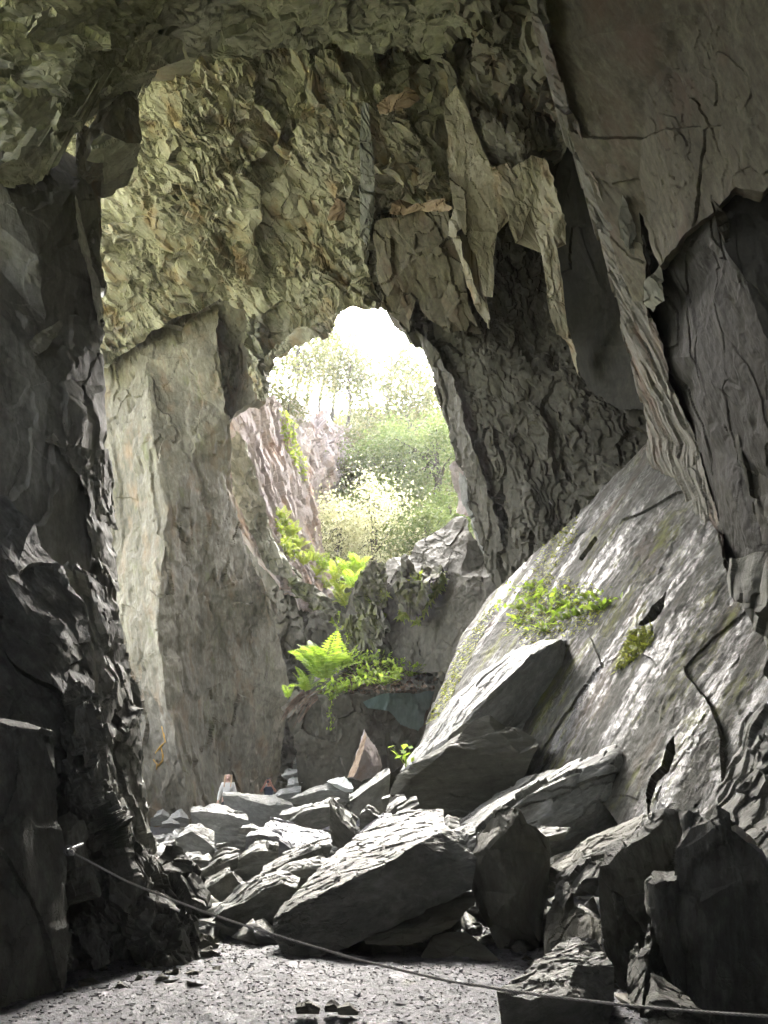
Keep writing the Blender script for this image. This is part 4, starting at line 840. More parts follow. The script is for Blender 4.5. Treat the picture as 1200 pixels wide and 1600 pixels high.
for i, (B, Rg, F, D, lb) in enumerate([
    ([(459, 1186), (465, 1180), (470, 1183)], [(457, 1195), (464, 1192), (471, 1190)], [(458, 1204), (470, 1202)], 22.5, 'topmost stone of the small bright stack by the fern block'),
    ([(439, 1209), (452, 1200), (470, 1200)], [(441, 1212), (456, 1209), (471, 1204)], [(448, 1218), (469, 1216)], 22.3, 'second stone from the top of the small bright stack'),
    ([(449, 1218), (458, 1214), (472, 1216)], [(448, 1227), (459, 1224), (472, 1222)], [(450, 1238), (470, 1236)], 22.0, 'third stone from the top of the small bright stack'),
    ([(424, 1245), (440, 1232), (470, 1226)], [(422, 1250), (442, 1240), (470, 1236)], [(424, 1258), (470, 1254)], 21.6, 'bottom stone of the small bright stack'),
    ([(600, 1240), (612, 1236), (620, 1244)], [(598, 1248), (610, 1246), (622, 1250)], [(600, 1268), (622, 1266)], 13.9, 'small pale chip beside the broad dark boulder'),
    ([(605, 1258), (618, 1244), (632, 1242)], [(602, 1276), (616, 1262), (636, 1250)], [(604, 1290), (636, 1268)], 13.0, 'leaning grey chip above the largest boulder top'),
    ([(622, 1262), (640, 1250), (652, 1246)], [(618, 1276), (638, 1266), (656, 1256)], [(622, 1282), (654, 1268)], 12.6, 'thin dark chip above the largest boulder top'),
    ([(240, 1306), (262, 1302), (285, 1308)], [(250, 1318), (268, 1316), (280, 1314)], [(252, 1322), (276, 1322)], 21.0, 'flat stone on the sunlit floor'),
    ([(300, 1262), (312, 1258), (322, 1262)], [(298, 1268), (312, 1268), (324, 1270)], [(300, 1290), (324, 1290)], 20.0, 'low stone on the floor left of the greenish boulder'),
    ([(244, 1266), (254, 1260), (264, 1268)], [(236, 1278), (252, 1272), (268, 1278)], [(236, 1290), (268, 1290)], 24.4, 'left stone at the foot of the pillar'),
    ([(268, 1272), (282, 1264), (292, 1272)], [(264, 1280), (280, 1276), (294, 1280)], [(262, 1292), (294, 1292)], 24.2, 'right stone at the foot of the pillar'),
    ([(255, 1282), (268, 1279), (276, 1283)], [(252, 1287), (266, 1286), (280, 1288)], [(252, 1294), (280, 1294)], 23.8, 'middle low stone at the foot of the pillar'),
    ([(226, 1330), (240, 1322), (246, 1332)], [(222, 1345), (238, 1338), (248, 1345)], [(222, 1362), (248, 1362)], 14.4, 'small stone in the gap beside the left outcrop'),
    ([(380, 1286), (395, 1284), (405, 1290)], [(372, 1294), (390, 1292), (408, 1296)], [(376, 1304), (404, 1306)], 16.6, 'flat bright stone under the pointed boulder'),
    ([(440, 1264), (456, 1259), (470, 1258)], [(436, 1274), (455, 1272), (468, 1268)], [(438, 1284), (466, 1284)], 16.6, 'bright slanted slab left of the square boulder'),
    ([(690, 1290), (700, 1276), (715, 1284)], [(688, 1296), (702, 1290), (718, 1296)], [(690, 1305), (718, 1308)], 11.6, 'small dark chip at the tip of the largest boulder'),
    ([(838, 1300), (850, 1292), (892, 1292)], [(850, 1308), (868, 1304), (885, 1300)], [(852, 1316), (884, 1312)], 10.4, 'bright sliver lying below the long flat boulder'),
    ([(560, 1296), (600, 1268), (612, 1270)], [(566, 1302), (595, 1284), (614, 1276)], [(570, 1312), (612, 1290)], 12.3, 'bluish sliver between the notched stone and the largest boulder')]):
    boulder(B, Rg, F, D, .5 if i < 4 else .7, lb, name='stone', cat='stone', group='small stones among the boulders', L=2.4, mat=M['slate_skylit'] if i == 17 else M['slate'])

# left foreground outcrop
LF = dict(cat='rock outcrop', group='dark outcrops in the left foreground', jag=.03)
rock('rock_outcrop', [(-200, 1110, 6.4), (-20, 1112, 6.9), (20, 1118, 7), (60, 1128, 7), (84, 1134, 7), (90, 1170, 7), (94, 1230, 6.95), (102, 1300, 6.9), (108, 1350, 6.85), (106, 1420, 6.8), (104, 1500, 6.8), (102, 1545, 6.75), (60, 1565, 6.55), (0, 1592, 6.25), (-200, 1640, 5.7)],
     [(-20, 1128, 6.72), (20, 1134, 6.8), (60, 1142, 6.82), (82, 1150, 6.86), (40, 1300, 6.6), (60, 1450, 6.5)], [(15, 16), (16, 17), (17, 18)], mat=M['slate_rim'], L=2.5, grain=((80, 1150), (100, 1500)), styles=[('L', (3, 1.8, 1.8), .07, 2), ((.6, .3, .3), .006, .8)], seed=171, back=1.0, label='nearest smooth dark outcrop at the left edge holding the rope', key='L1', **LF)
rock('rock_outcrop', [(-200, 760, 8.5), (-10, 768, 9.1), (10, 775, 9.1), (28, 800, 9.1), (50, 818, 9.1), (62, 855, 9.1), (82, 875, 9.1), (96, 884, 9.1), (112, 920, 9), (140, 960, 8.9), (150, 1000, 8.8), (154, 1050, 8.7), (160, 1120, 8.6), (165, 1250, 8.4), (150, 1500, 7.8), (60, 1500, 7.6), (-200, 1400, 7)],
     [(30, 880, 8.6), (40, 960, 8.2), (70, 1040, 8.0), (100, 980, 8.4), (10, 900, 8.3), (60, 930, 8.5), (110, 1100, 8)], mat=M['slate_rim'], L=2.3, grain=((0, 780), (120, 960)), styles=[('L', (2.4, 1.3, 1.3), .10, 2), ((.6, .3, .3), .010, .9, 1.5), ((.25, .1, .12), .005, .9)], rough=(.018, 1.6, 4), seed=172, smooth=18, back=1.2, label='craggy outcrop with bright wet edges rising at the left', key='L2', **LF)
rock('rock_outcrop', [(92, 1090, 8.0), (110, 1062, 8.1), (150, 1052, 8.2), (162, 1085, 8.3), (175, 1130, 8.3), (188, 1190, 8.3), (200, 1245, 8.3), (222, 1295, 8.3), (240, 1330, 8.3), (252, 1360, 8.2), (250, 1420, 8.0), (245, 1510, 7.8), (105, 1530, 7.3), (100, 1400, 7.6), (100, 1250, 7.8)],
     [(128, 1100, 7.7), (140, 1160, 7.65), (152, 1240, 7.65), (185, 1330, 7.7), (205, 1380, 7.6)], [(2, 15), (15, 16), (16, 17), (17, 18), (18, 19)], mat=M['slate_rim'], L=2.3, grain=((150, 1060), (230, 1320)), styles=[('L', (1.6, .5, .5), .18, 3), ((.5, .2, .2), .03, .9), ((.2, .08, .1), .012, .9)], seed=173, back=1.0, label='slanting outcrop with a pale streaked right face behind the rope', **LF)
rock('rock_outcrop', [(200, 1420, 7.7), (215, 1380, 7.9), (240, 1352, 8.2), (256, 1330, 8.4), (275, 1338, 8.4), (290, 1362, 8.3), (308, 1372, 8.3), (318, 1395, 8.2), (320, 1430, 8.1), (312, 1465, 8), (314, 1500, 7.85), (295, 1520, 7.6), (250, 1535, 7.45), (215, 1525, 7.5), (190, 1470, 7.6)],
     [(250, 1400, 7.8), (275, 1440, 7.6), (235, 1450, 7.5), (300, 1440, 7.75), (260, 1490, 7.4)], mat=M['slate_rim'], L=2.2, grain=((220, 1400), (300, 1470)), styles=[((.7, .4, .4), .11, .8), ((.25, .14, .14), .03, .9)], seed=174, smooth=18, back=.7, label='knobbly low outcrop where the rope passes the gap', **LF)
rock('rock_outcrop', [(150, 905, 11.8), (165, 918, 12), (190, 970, 12.1), (205, 1055, 12.1), (208, 1100, 12), (226, 1108, 12), (228, 1200, 12), (236, 1290, 12), (240, 1340, 11.9), (200, 1340, 11), (160, 1150, 11), (148, 1000, 11.4), (130, 900, 11.6), (95, 884, 11.5), (108, 876, 11.6), (135, 898, 11.7)],
     [(180, 1060, 11.4), (195, 1150, 11.3)], mat=M['slate_rim'], L=2.4, grain=((150, 900), (215, 1200)), styles=[('L', (1.6, .8, .8), .14, 3), ((.5, .25, .25), .02, .9)], seed=175, smooth=18, back=.8, label='middle outcrop between the craggy outcrop and the pillar', **LF)
rock('rock_outcrop', [(104, 1320, 7.1), (118, 1262, 7.3), (132, 1270, 7.4), (138, 1310, 7.4), (138, 1380, 7.3), (134, 1460, 7.2), (110, 1530, 6.9), (102, 1440, 6.9)], mat=M['slate_rim'], L=2.3, grain=((120, 1270), (130, 1450)), styles=CHIP_FINE, seed=176, back=.5, label='narrow rough rib just right of the rope anchor', **LF)
for i, (x, y, s, lb) in enumerate([(330, 1494, .13, 'dark chip at the foot of the knobbly outcrop'), (185, 1548, .09, 'chip below the slanting outcrop'), (275, 1528, .12, 'flat chip by the outcrop foot'), (298, 1528, .06, 'tiny chip by the outcrop foot'), (318, 1478, .2, 'rough lump against the knobbly outcrop'),
                                   (478, 1583, .10, 'flat dark chip near the lower edge'), (520, 1576, .07, 'chip in the mid foreground shadow'), (110, 1552, .08, 'chip at the foot of the nearest outcrop'), (240, 1520, .16, 'stone half under the slanting outcrop'), (545, 1580, .09, 'chip right of the mid foreground chips')]):
    D = ground_D(y, .0)
    h_ = s * FPX / D
    boulder([(x - h_ * .7, y - h_ * .5), (x, y - h_ * .9), (x + h_ * .8, y - h_ * .4)], [(x - h_, y - h_ * .2), (x + h_ * .1, y - h_ * .45), (x + h_, y - h_ * .1)], [(x - h_ * .9, y + 4), (x + h_ * .9, y + 5)], D, s, lb, name='stone', cat='stone', group='small stones on the gravel', back=s, fd=0, mat=M['slate_dark'], L=2.4,
            jag=.02, styles=[((.2, .1, .1), .02, .8)], rough=(.01, 8, 3))

# small broken stones packed between the boulders: nobody could count them
rg = np.random.default_rng(31)
def rubble(name, n, xr, yr, smin, smax, label, mat):
    x, y = rg.uniform(*xr, n), rg.uniform(*yr, n)
    c = np.stack([x, y, np.zeros(n)], 1); c[:, 2] = floor_z(c)
    s_ = (smin + (smax - smin) * rg.uniform(0, 1, n) ** 2.5)[:, None, None]
    k = np.array([(1, 0, .1), (.2, .8, .2), (-1, .2, 0), (-.1, -.9, .1), (.1, 0, .38), (0, .1, -.3)])
    a = rg.uniform(0, 6.28, n); ca, sa = np.cos(a), np.sin(a)
    V = (k[None] + rg.normal(size=(n, 6, 3)) * .30) * s_
    V = np.stack([V[..., 0] * ca[:, None] - V[..., 1] * sa[:, None], V[..., 0] * sa[:, None] + V[..., 1] * ca[:, None], V[..., 2]], 2) + c[:, None]
    t = np.array([(0, 1, 4), (1, 2, 4), (2, 3, 4), (3, 0, 4), (1, 0, 5), (2, 1, 5), (3, 2, 5), (0, 3, 5)])
    T = (np.arange(n)[:, None, None] * 6 + t[None]).reshape(-1, 3)
    P = V.reshape(-1, 3); TRIS[0] += len(T)
    me = mesh_from(name, P, T)
    v_ = me.attributes.new('sl', 'FLOAT_VECTOR', 'POINT'); v_.data.foreach_set('vector', np.ascontiguousarray(P, np.float32).ravel())
    props(link(name, me, mat), label, None, 'stuff')
rubble('rubble', 2600, (-6, 3.2), (8.6, 26), .05, .38, 'small broken stones packed between the boulders', M['slate'])
rubble('rubble', 60, (-3.6, -1.4), (6.6, 8.4), .02, .10, 'small stones along the foot of the left outcrops', M['slate_dark'])
rubble('rubble', 140, (1.3, 3.4), (6.2, 8.6), .02, .16, 'small stones between the right foreground blocks', M['slate_dark'])
# ------------------------------------------------------------------ plants
rng = np.random.default_rng(5)

def empty(name, loc, label, cat, group=None):
    o = bpy.data.objects.new(name, None)
    o.empty_display_size = 0.1
    COL.objects.link(o); o.location = loc
    return props(o, label, cat, None, group)

def tube(pts, radii, n=6):
    pts = np.array(pts, float)
    d = np.gradient(pts, axis=0); d /= np.linalg.norm(d, axis=1, keepdims=True) + 1e-9
    up = np.array([.31, .17, .93])
    P = []
    for p, t, r in zip(pts, d, radii):
        u = np.cross(t, up); u /= np.linalg.norm(u) + 1e-9
        w = np.cross(t, u)
        for k in range(n):
            a = 2 * math.pi * k / n
            P.append(p + r * (math.cos(a) * u + math.sin(a) * w))
    T = []
    for i in range(len(pts) - 1):
        for k in range(n):
            a, b = i * n + k, i * n + (k + 1) % n
            T += [(a, b, b + n), (a, b + n, a + n)]
    P += [pts[0], pts[-1]]
    m = len(P)
    for k in range(n):
        T += [((k + 1) % n, k, m - 2), ((len(pts) - 1) * n + k, (len(pts) - 1) * n + (k + 1) % n, m - 1)]
    return np.array(P), np.array(T)

def join(parts):
    Ps, Ts, b = [], [], 0
    for P, T in parts:
        Ps.append(P); Ts.append(T + b); b += len(P)
    return np.concatenate(Ps), np.concatenate(Ts)

def leaves(C, size, flat=.5):
    """folded diamond leaves at the points C"""
    n = len(C)
    a = rng.normal(size=(n, 3)); a /= np.linalg.norm(a, axis=1, keepdims=True)
    u = rng.normal(size=(n, 3)); u[:, 2] = np.abs(u[:, 2]) + flat
    b = np.cross(u, a); b /= np.linalg.norm(b, axis=1, keepdims=True)
    nn = np.cross(a, b)
    s = size * rng.uniform(.6, 1.3, (n, 1))
    P = np.stack([C - a * s * .6, C + b * s * .33 + nn * s * .1, C + a * s * .6, C - b * s * .33 + nn * s * .1], 1).reshape(-1, 3)
    i = np.arange(n) * 4
    T = np.concatenate([np.stack([i, i + 1, i + 2], 1), np.stack([i, i + 2, i + 3], 1)])
    return P, T

def tree(px, py, D, h, cw, ch, mat, label, nleaf=5000, size=.22, trunk=.16, lean=0.0, forks=7, low=.35, clumps=26, name='tree', group='trees on the slope outside the window'):
    base = at(px, py, D); trunk *= 1.6
    t = empty(name, base, label, 'tree', group)
    tp = [np.array([lean * h * (k / 6) ** 1.3 + .12 * math.sin(k * 1.7 + px), .1 * math.cos(k * 2.1 + px), h * .8 * k / 6]) for k in range(7)]
    parts = [tube([np.array([0, 0, -.8])] + tp, [trunk * 1.25] + [trunk * (1 - .13 * k) for k in range(7)])]
    cen = np.array([lean * h * .8, 0, h - ch * .5])
    K = []
    for k in range(clumps):
        v = rng.normal(size=3); v /= np.linalg.norm(v)
        v *= rng.uniform(.35, 1) ** .6
        K.append(cen + v * np.array([cw * .5, cw * .45, ch * .5]))
    for k in range(forks + 4):
        s = tp[2 + k % 4]
        e = K[k % len(K)]
        m = (s + e) / 2 + np.array([0, 0, .15 * h * .3])
        parts.append(tube([s, s * .6 + m * .4 + .05, m, e * .7 + m * .3, e], [trunk * .42, trunk * .34, trunk * .25, trunk * .15, trunk * .06], 5))
    P, T = join(parts)
    link('trunk', mesh_from('trunk', P, T, 60), M['bark'], base, t)
    sz = np.array([cw, cw, ch]) * .13
    C = np.concatenate([k + rng.normal(size=(nleaf // clumps, 3)) * sz * rng.uniform(.6, 1.3) * np.array([1, 1, .7]) for k in K])
    P, T = leaves(C, size)
    TRIS[0] += len(T)
    link('crown', mesh_from('crown', P, T), M[mat], base, t)
    return t

tree(480, 655, 52, 9.0, 5.4, 6.5, 'leaf_gold', 'thin gold leaved tree standing left on the cliff top', 2400, .24, .11)
tree(499, 655, 54, 9.2, 4.4, 6.0, 'leaf_gold', 'second thin tree close right of the left cliff top tree', 1600, .24, .10, lean=.04)
tree(545, 668, 55, 8.2, 5.4, 6.4, 'leaf_gold', 'sparse yellow tree above the far cliff', 2600, .24, .10)
tree(606, 660, 60, 10.2, 5.4, 7.0, 'leaf_gold', 'tall nearly bare tree with pale forked trunk against the sky', 1300, .24, .12, lean=.05)
tree(636, 735, 52, 8.0, 7.6, 6.6, 'leaf_gold', 'orange tinged tree right of centre beyond the green tree', 6000, .22, .12)
tree(672, 690, 56, 8.0, 5.0, 6.0, 'leaf_gold', 'small gold tree near the right edge of the window', 2200, .24, .09)
tree(688, 800, 43, 7.0, 6.4, 5.8, 'leaf_green', 'green tree with a dark forked trunk at the right of the window', 8000, .18, .20, lean=-.06, clumps=38)
tree(622, 800, 45, 6.2, 5.4, 5.6, 'leaf_green', 'dense green tree in the middle distance left of the forked trunk', 8000, .18, .14, clumps=38)
tree(560, 780, 47, 5.2, 4.4, 4.4, 'leaf_gold', 'round gold green tree standing before the far cliff', 5000, .19, .12, clumps=32)
tree(585, 945, 35.5, 6.3, 4.6, 5.8, 'leaf_sunlit', 'pale sunlit tree filling the bottom of the window', 5000, .15, .07, clumps=44)
tree(528, 930, 36.5, 5.6, 2.8, 4.4, 'leaf_sunlit', 'narrow pale sunlit tree beside the cliff', 2300, .15, .06)
tree(668, 885, 36, 3.0, 4.0, 2.8, 'leaf_green', 'low yellow green bush at the right foot of the window', 4200, .14, .06, name='bush')
tree(704, 860, 38, 3.4, 2.6, 3.2, 'leaf_green', 'small green bush against the right edge of the window', 3000, .14, .05, name='bush')
tree(462, 640, 47, 7.4, 5.0, 6.4, 'leaf_gold', 'yellow green tree leaning over the left cliff', 4200, .20, .10, clumps=30)
tree(520, 655, 58, 9.4, 5.6, 7.6, 'leaf_green', 'hazy green tree in the gap between the thin cliff top trees', 3600, .24, .12, clumps=30)
tree(655, 690, 60, 11.0, 6.4, 8.5, 'leaf_gold', 'tall yellow tree behind the orange tinged one', 5000, .24, .13, clumps=36)
tree(575, 690, 62, 8.5, 6.2, 7.0, 'leaf_gold', 'broad pale tree behind the far cliff', 4200, .24, .12, clumps=34)
tree(450, 655, 40, 4.0, 3.8, 3.8, 'leaf_gold', 'leafy bush crowning the left cliff', 4200, .16, .07, name='bush')
tree(610, 865, 44, 4.6, 6.0, 4.2, 'leaf_green', 'green bush behind the pale sunlit tree', 5000, .18, .08, name='bush')

n = 60000
q = np.stack([rng.uniform(-1, 1, n), 36 + 46 * rng.uniform(0, 1, n), np.zeros(n)], 1)
q[:, 0] *= 4 + q[:, 1] * .16
q[:, 2] = hill_z(q) + rng.gamma(1.3, .45, n) * (.4 + .6 * np.clip(1.2 * fbm(q * np.array([.35, .35, 0]), 91, 3) + .6, 0, 2))
P, T = leaves(q, .30, .8); TRIS[0] += len(T)
props(link('undergrowth', mesh_from('undergrowth', P, T), M['leaf_gold']), 'brushy undergrowth covering the slope outside', None, 'stuff')

def scatter(poly, n):
    """random pixels inside a polygon"""
    p = np.array(poly, float); out = []
    while len(out) < n:
        x, y = rng.uniform(p[:, 0].min(), p[:, 0].max()), rng.uniform(p[:, 1].min(), p[:, 1].max())
        c = False; j = len(p) - 1
        for i in range(len(p)):
            if (p[i, 1] > y) != (p[j, 1] > y) and x < (p[j, 0] - p[i, 0]) * (y - p[i, 1]) / (p[j, 1] - p[i, 1]) + p[i, 0]: c = not c
            j = i
        if c: out.append((x, y))
    return out

def on(keys, px, py):
    best = None
    for k in keys:
        r = hit(k, px, py)
        if r[0] is not None and (best is None or r[3] < best[3]): best = r
    return best

# ivy on the cliff: one hanging plant
pts = []
for poly, n in (([(436, 640), (470, 650), (482, 700), (478, 760), (455, 720), (440, 680)], 420), ([(430, 810), (455, 815), (470, 850), (460, 880), (440, 850)], 360)):
    for x, y in scatter(poly, n):
        r = on(['cliff'], x, y)
        if r: pts.append(np.array(r[0]) + np.array(r[1]) * .08 * rng.uniform(.3, 2))
P, T = leaves(np.array(pts), .20)
c0 = P.mean(0)
props(link('ivy', mesh_from('ivy', P - c0, T), M['fern_yellow'], c0), 'yellow green ivy hanging down the pinkish cliff', 'ivy')

# ferns
def frond_mesh(L, droop, n=15):
    t = np.linspace(0, 1, 12)
    X = L * (t * .50 + .16 * t * t); Z = L * (1.0 * t - droop * t ** 2.4)
    parts = [tube(np.stack([X, 0 * t, Z], 1), .010 * (1.1 - t) + .002, 4)]
    P, T = [], []
    for k in range(2, n + 2):
        s = k / (n + 2)
        p = np.array([np.interp(s, t, X), 0, np.interp(s, t, Z)])
        q = np.array([np.interp(min(1, s + .05), t, X), 0, np.interp(min(1, s + .05), t, Z)])
        d = (q - p) / (np.linalg.norm(q - p) + 1e-9)
        l = L * .25 * math.sin(math.pi * min(1, s * .86 + .16)) ** .8 + .01
        w = L * .026
        for sg in (-1, 1):
            tip = p + np.array([0, sg * l, 0]) + d * l * .45 - np.array([0, 0, l * .22])
            m = (p + tip) / 2
            b = len(P)
            P += [p, m + d * w + (0, 0, .004), tip, m - d * w + (0, 0, .004)]
            T += [(b, b + 1, b + 2), (b, b + 2, b + 3)]
    parts.append((np.array(P), np.array(T)))
    P, T = join(parts)
    return mesh_from('frond', P, T)

FM = {}
def fern(loc, normal, size, nf, mat, label, group, side=None, spread=6.28):
    f = empty('fern', loc, label, 'fern', group)
    for k in range(nf):
        key = (round(size, 1), mat, k % 3)
        if key not in FM:
            FM[key] = frond_mesh(size, (.22, .42, .62)[k % 3])
            FM[key].materials.append(M[mat])
        o = bpy.data.objects.new('frond', FM[key]); COL.objects.link(o)
        o.parent = f
        a = (side if side is not None else 0) + spread * (k / nf - .5) + rng.uniform(-.25, .25)
        o.rotation_euler = (rng.uniform(-.2, .2), rng.uniform(-.45, .3), a)
        s = rng.uniform(.7, 1.1); o.scale = (s, s, s)
        TRIS[0] += len(FM[key].polygons)
    return f

GS = 'ferns along the window sill'
sp = [(440, 818), (452, 842), (446, 866), (466, 858), (474, 884), (488, 878), (492, 904), (506, 892), (510, 922), (524, 906), (530, 930), (546, 900), (552, 918), (540, 950), (560, 892), (533, 985)]
where = ['highest on the cliff edge', 'just under the highest fern on the cliff edge', 'low on the cliff edge over the drop', 'where the cliff edge meets the sill', 'at the left end of the sill', 'second along the sill from the cliff', 'hanging off the sill front near the cliff',
         'on the sill before the pale tree', 'drooping from the middle of the sill', 'at the back of the sill middle', 'where the sill meets the mossy block', 'behind the corner of the mossy block', 'at the left shoulder of the mossy block', 'growing in the crack left of the mossy block', 'on top of the mossy block', 'lowest in the crack beside the mossy block']
for (x, y), w in zip(sp, where):
    r = on(['cliff', 'sill', 'mossblock'], x, y)
    p = r[0] if r else Vector(at(x, y, 27.4))
    fern(p, None, .9, 9, 'fern_yellow' if (x + y) % 3 else 'fern', 'bright fern ' + w, GS, side=-1.57, spread=4.6)
GL = 'ferns on the block below the window'
for x, y, s, n, sd, lb in [(505, 1066, 1.75, 17, -1.9, 'largest bright fern on top of the tall dark block'), (478, 1082, .9, 10, 3.0, 'medium fern at the left corner of the tall dark block'), (536, 1046, 1.0, 9, -1.2, 'fern right behind the largest one on the block'), (450, 1092, .5, 6, 3.1, 'small fern hanging over the left corner of the block'),
                           (618, 1062, .5, 7, -1.5, 'small fern at the right end of the block top')]:
    r = on(['fernledge'], x, y)
    p = r[0] if r else Vector(at(x, y, 23))
    fern(p, None, s, n, 'fern', lb, GL, side=sd, spread=4.4)

def leafy(loc, n, rad, hgt, size, mat, label, cat='plant', group=None, name='leafy_plant'):
    C = np.stack([rng.normal(size=n) * rad * .5, rng.normal(size=n) * rad * .5, rng.uniform(.2, 1, n) * hgt], 1)
    P, T = leaves(C, size, 1.2)
    stems = [tube([(0, 0, -.03), C[i] * np.array([.5, .5, .6]), C[i]], [.005, .0035, .002], 3) for i in range(n)]
    P, T = join([(P, T)] + stems)
    TRIS[0] += len(T)
    return props(link(name, mesh_from(name, P, T), M[mat], loc), label, cat, None, group)
GH = 'leafy herbs on the block below the window'
hs = [(545, 1040), (562, 1062), (575, 1036), (590, 1052), (606, 1040), (622, 1048), (550, 1078), (528, 1082), (578, 1072), (600, 1070), (640, 1056), (518, 1092)]
hw = ['right beside the largest fern', 'in the middle of the block top', 'at the back of the block top', 'right of the block top middle', 'at the back right of the block top', 'near the right end of the block top', 'over the front edge under the middle', 'over the front edge below the largest fern', 'on the front half right of the middle', 'on the front edge above the green rock', 'farthest right on the block top', 'lowest on the front edge left']
for (x, y), w in zip(hs, hw):
    r = on(['fernledge'], x, y)
    leafy(r[0] if r else Vector(at(x, y, 23)), 46, .55, .38, .15, 'fern', 'small leafy herb ' + w, group=GH)
r = on(['b1'], 640, 1195)
leafy(at(634, 1196, 14.2), 16, .25, .35, .13, 'fern', 'little bright leafy sprig at the left end of the broad dark boulder')
leafy(at(404, 1400, 10.6), 10, .1, .12, .05, 'fern', 'tiny green sprig between rubble stones near the rope')

GP = 'green plants on the wet slab'
ps = [(812, 950), (826, 972), (840, 940), (852, 985), (858, 955), (872, 930), (880, 968), (892, 945), (905, 960), (922, 938), (940, 952), (830, 920)]
pw = ['at the left end of the green patch', 'low at the left of the green patch', 'in the upper left of the green patch', 'at the bottom of the green patch', 'in the left middle of the green patch', 'at the top of the green patch', 'in the lower middle of the green patch', 'in the middle of the green patch', 'in the lower right of the green patch', 'in the upper right of the green patch', 'farthest right of the green patch', 'highest and alone above the green patch']
for (x, y), w in zip(ps, pw):
    r = on(['slab'], x, y)
    if r: leafy(r[0], 44, .62, .17, .12, 'fern', 'leafy green plant ' + w, group=GP)

# moss: nobody could count it
def moss(keys, polys, n, ln, mat, label, droop=1.0, name='moss', w=.035):
    A, B, N_ = [], [], []
    for poly in polys:
        for x, y in scatter(poly, n):
            r = on(keys, x, y)
            if r is None: continue
            A.append(r[0]); N_.append(r[1])
    A, N_ = np.array(A), np.array(N_)
    m = len(A)
    d = N_ * .5 + np.array([0, 0, -droop]) + rng.normal(size=(m, 3)) * .45
    d /= np.linalg.norm(d, axis=1, keepdims=True)
    s = ln * rng.uniform(.3, 1.2, (m, 1))
    sd = np.cross(d, N_); sd /= np.linalg.norm(sd, axis=1, keepdims=True) + 1e-9
    P = np.stack([A - sd * w, A + sd * w, A + d * s + N_ * .02], 1).reshape(-1, 3)
    T = np.arange(m * 3).reshape(-1, 3)
    c = P.mean(0); TRIS[0] += len(T)
    return props(link(name, mesh_from(name, P - c, T), M[mat], c), label, None, 'stuff')
moss(['mossblock'], [[(622, 965), (634, 930), (655, 925), (675, 905), (692, 890), (696, 905), (672, 940), (652, 975), (640, 960)], [(642, 912), (655, 895), (668, 905), (650, 918)], [(560, 940), (575, 900), (600, 890), (603, 930), (585, 950)], [(530, 995), (545, 970), (580, 950), (605, 960), (570, 985)]], 1700, .34, 'fern_yellow', 'yellow moss on the dark block under the window', name='moss', w=.055)
moss(['slab'], [[(790, 935), (840, 900), (905, 900), (960, 935), (935, 975), (870, 1000), (815, 1010)], [(805, 940), (850, 915), (900, 912), (950, 940), (930, 965), (870, 990), (820, 1000)], [(960, 1050), (985, 985), (1020, 975), (1022, 1000), (990, 1030)], [(668, 1130), (720, 1010), (760, 950), (775, 950), (735, 1030), (690, 1120)], [(780, 1000), (850, 850), (900, 800), (905, 830), (830, 960)]], 1300, .10, 'moss', 'green moss film on the wet slab', w=.02, name='moss')

# litter, roots and trailing stems on the fern block
lt = []
for x, y in scatter([(500, 1085), (560, 1030), (640, 1045), (682, 1062), (682, 1080), (600, 1086)], 420):
    r = on(['fernledge'], x, y)
    if r: lt.append(np.array(r[0]) + (0, 0, .03))
P, T = leaves(np.array(lt), .16, 2)
c0 = P.mean(0)
props(link('leaf_litter', mesh_from('leaf_litter', P - c0, T), M['root'], c0), 'dead twigs and litter on the fern block', None, 'stuff')
rp = []
for k in range(26):
    x0, y0 = rng.uniform(468, 510), rng.uniform(1078, 1092)
    x1, y1 = 438 + (x0 - 468) * .9 + rng.uniform(-8, 8), y0 + rng.uniform(15, 50)
    a, b = at(x0, y0, 22.2), at(x1, y1, 21.75)
    m = (a + b) / 2 + (0, -.12, .08)
    rp.append(tube([a, m, b], [.022, .016, .006], 4))
P, T = join(rp); c0 = P.mean(0)
props(link('hanging_roots', mesh_from('hanging_roots', P - c0, T, 60), M['root'], c0), 'bundle of brown roots hanging over the left corner of the fern block', 'roots')
for i, (x, y, n, lb) in enumerate([(516, 1090, 50, 'thin trailing stem hanging down the front of the fern block'), (528, 955, 60, 'trailing stem hanging in the crack left of the mossy block'), (541, 990, 45, 'shorter trailing stem near the bottom of the crack')]):
    D = 21.7 if i == 0 else 24.6
    pts = [at(x + 2.5 * math.sin(k * 1.3), y + n * k / 8, D) for k in range(9)]
    P, T = tube(pts, [.008] * 9, 4)
    C = np.repeat(np.array(pts), 3, 0) + rng.normal(size=(27, 3)) * .05
    P2, T2 = leaves(C, .08)
    P, T = join([(P, T), (P2, T2)]); c0 = P.mean(0)
    props(link('trailing_stem', mesh_from('trailing_stem', P - c0, T), M['fern'], c0), lb, 'vine', None, 'trailing stems')

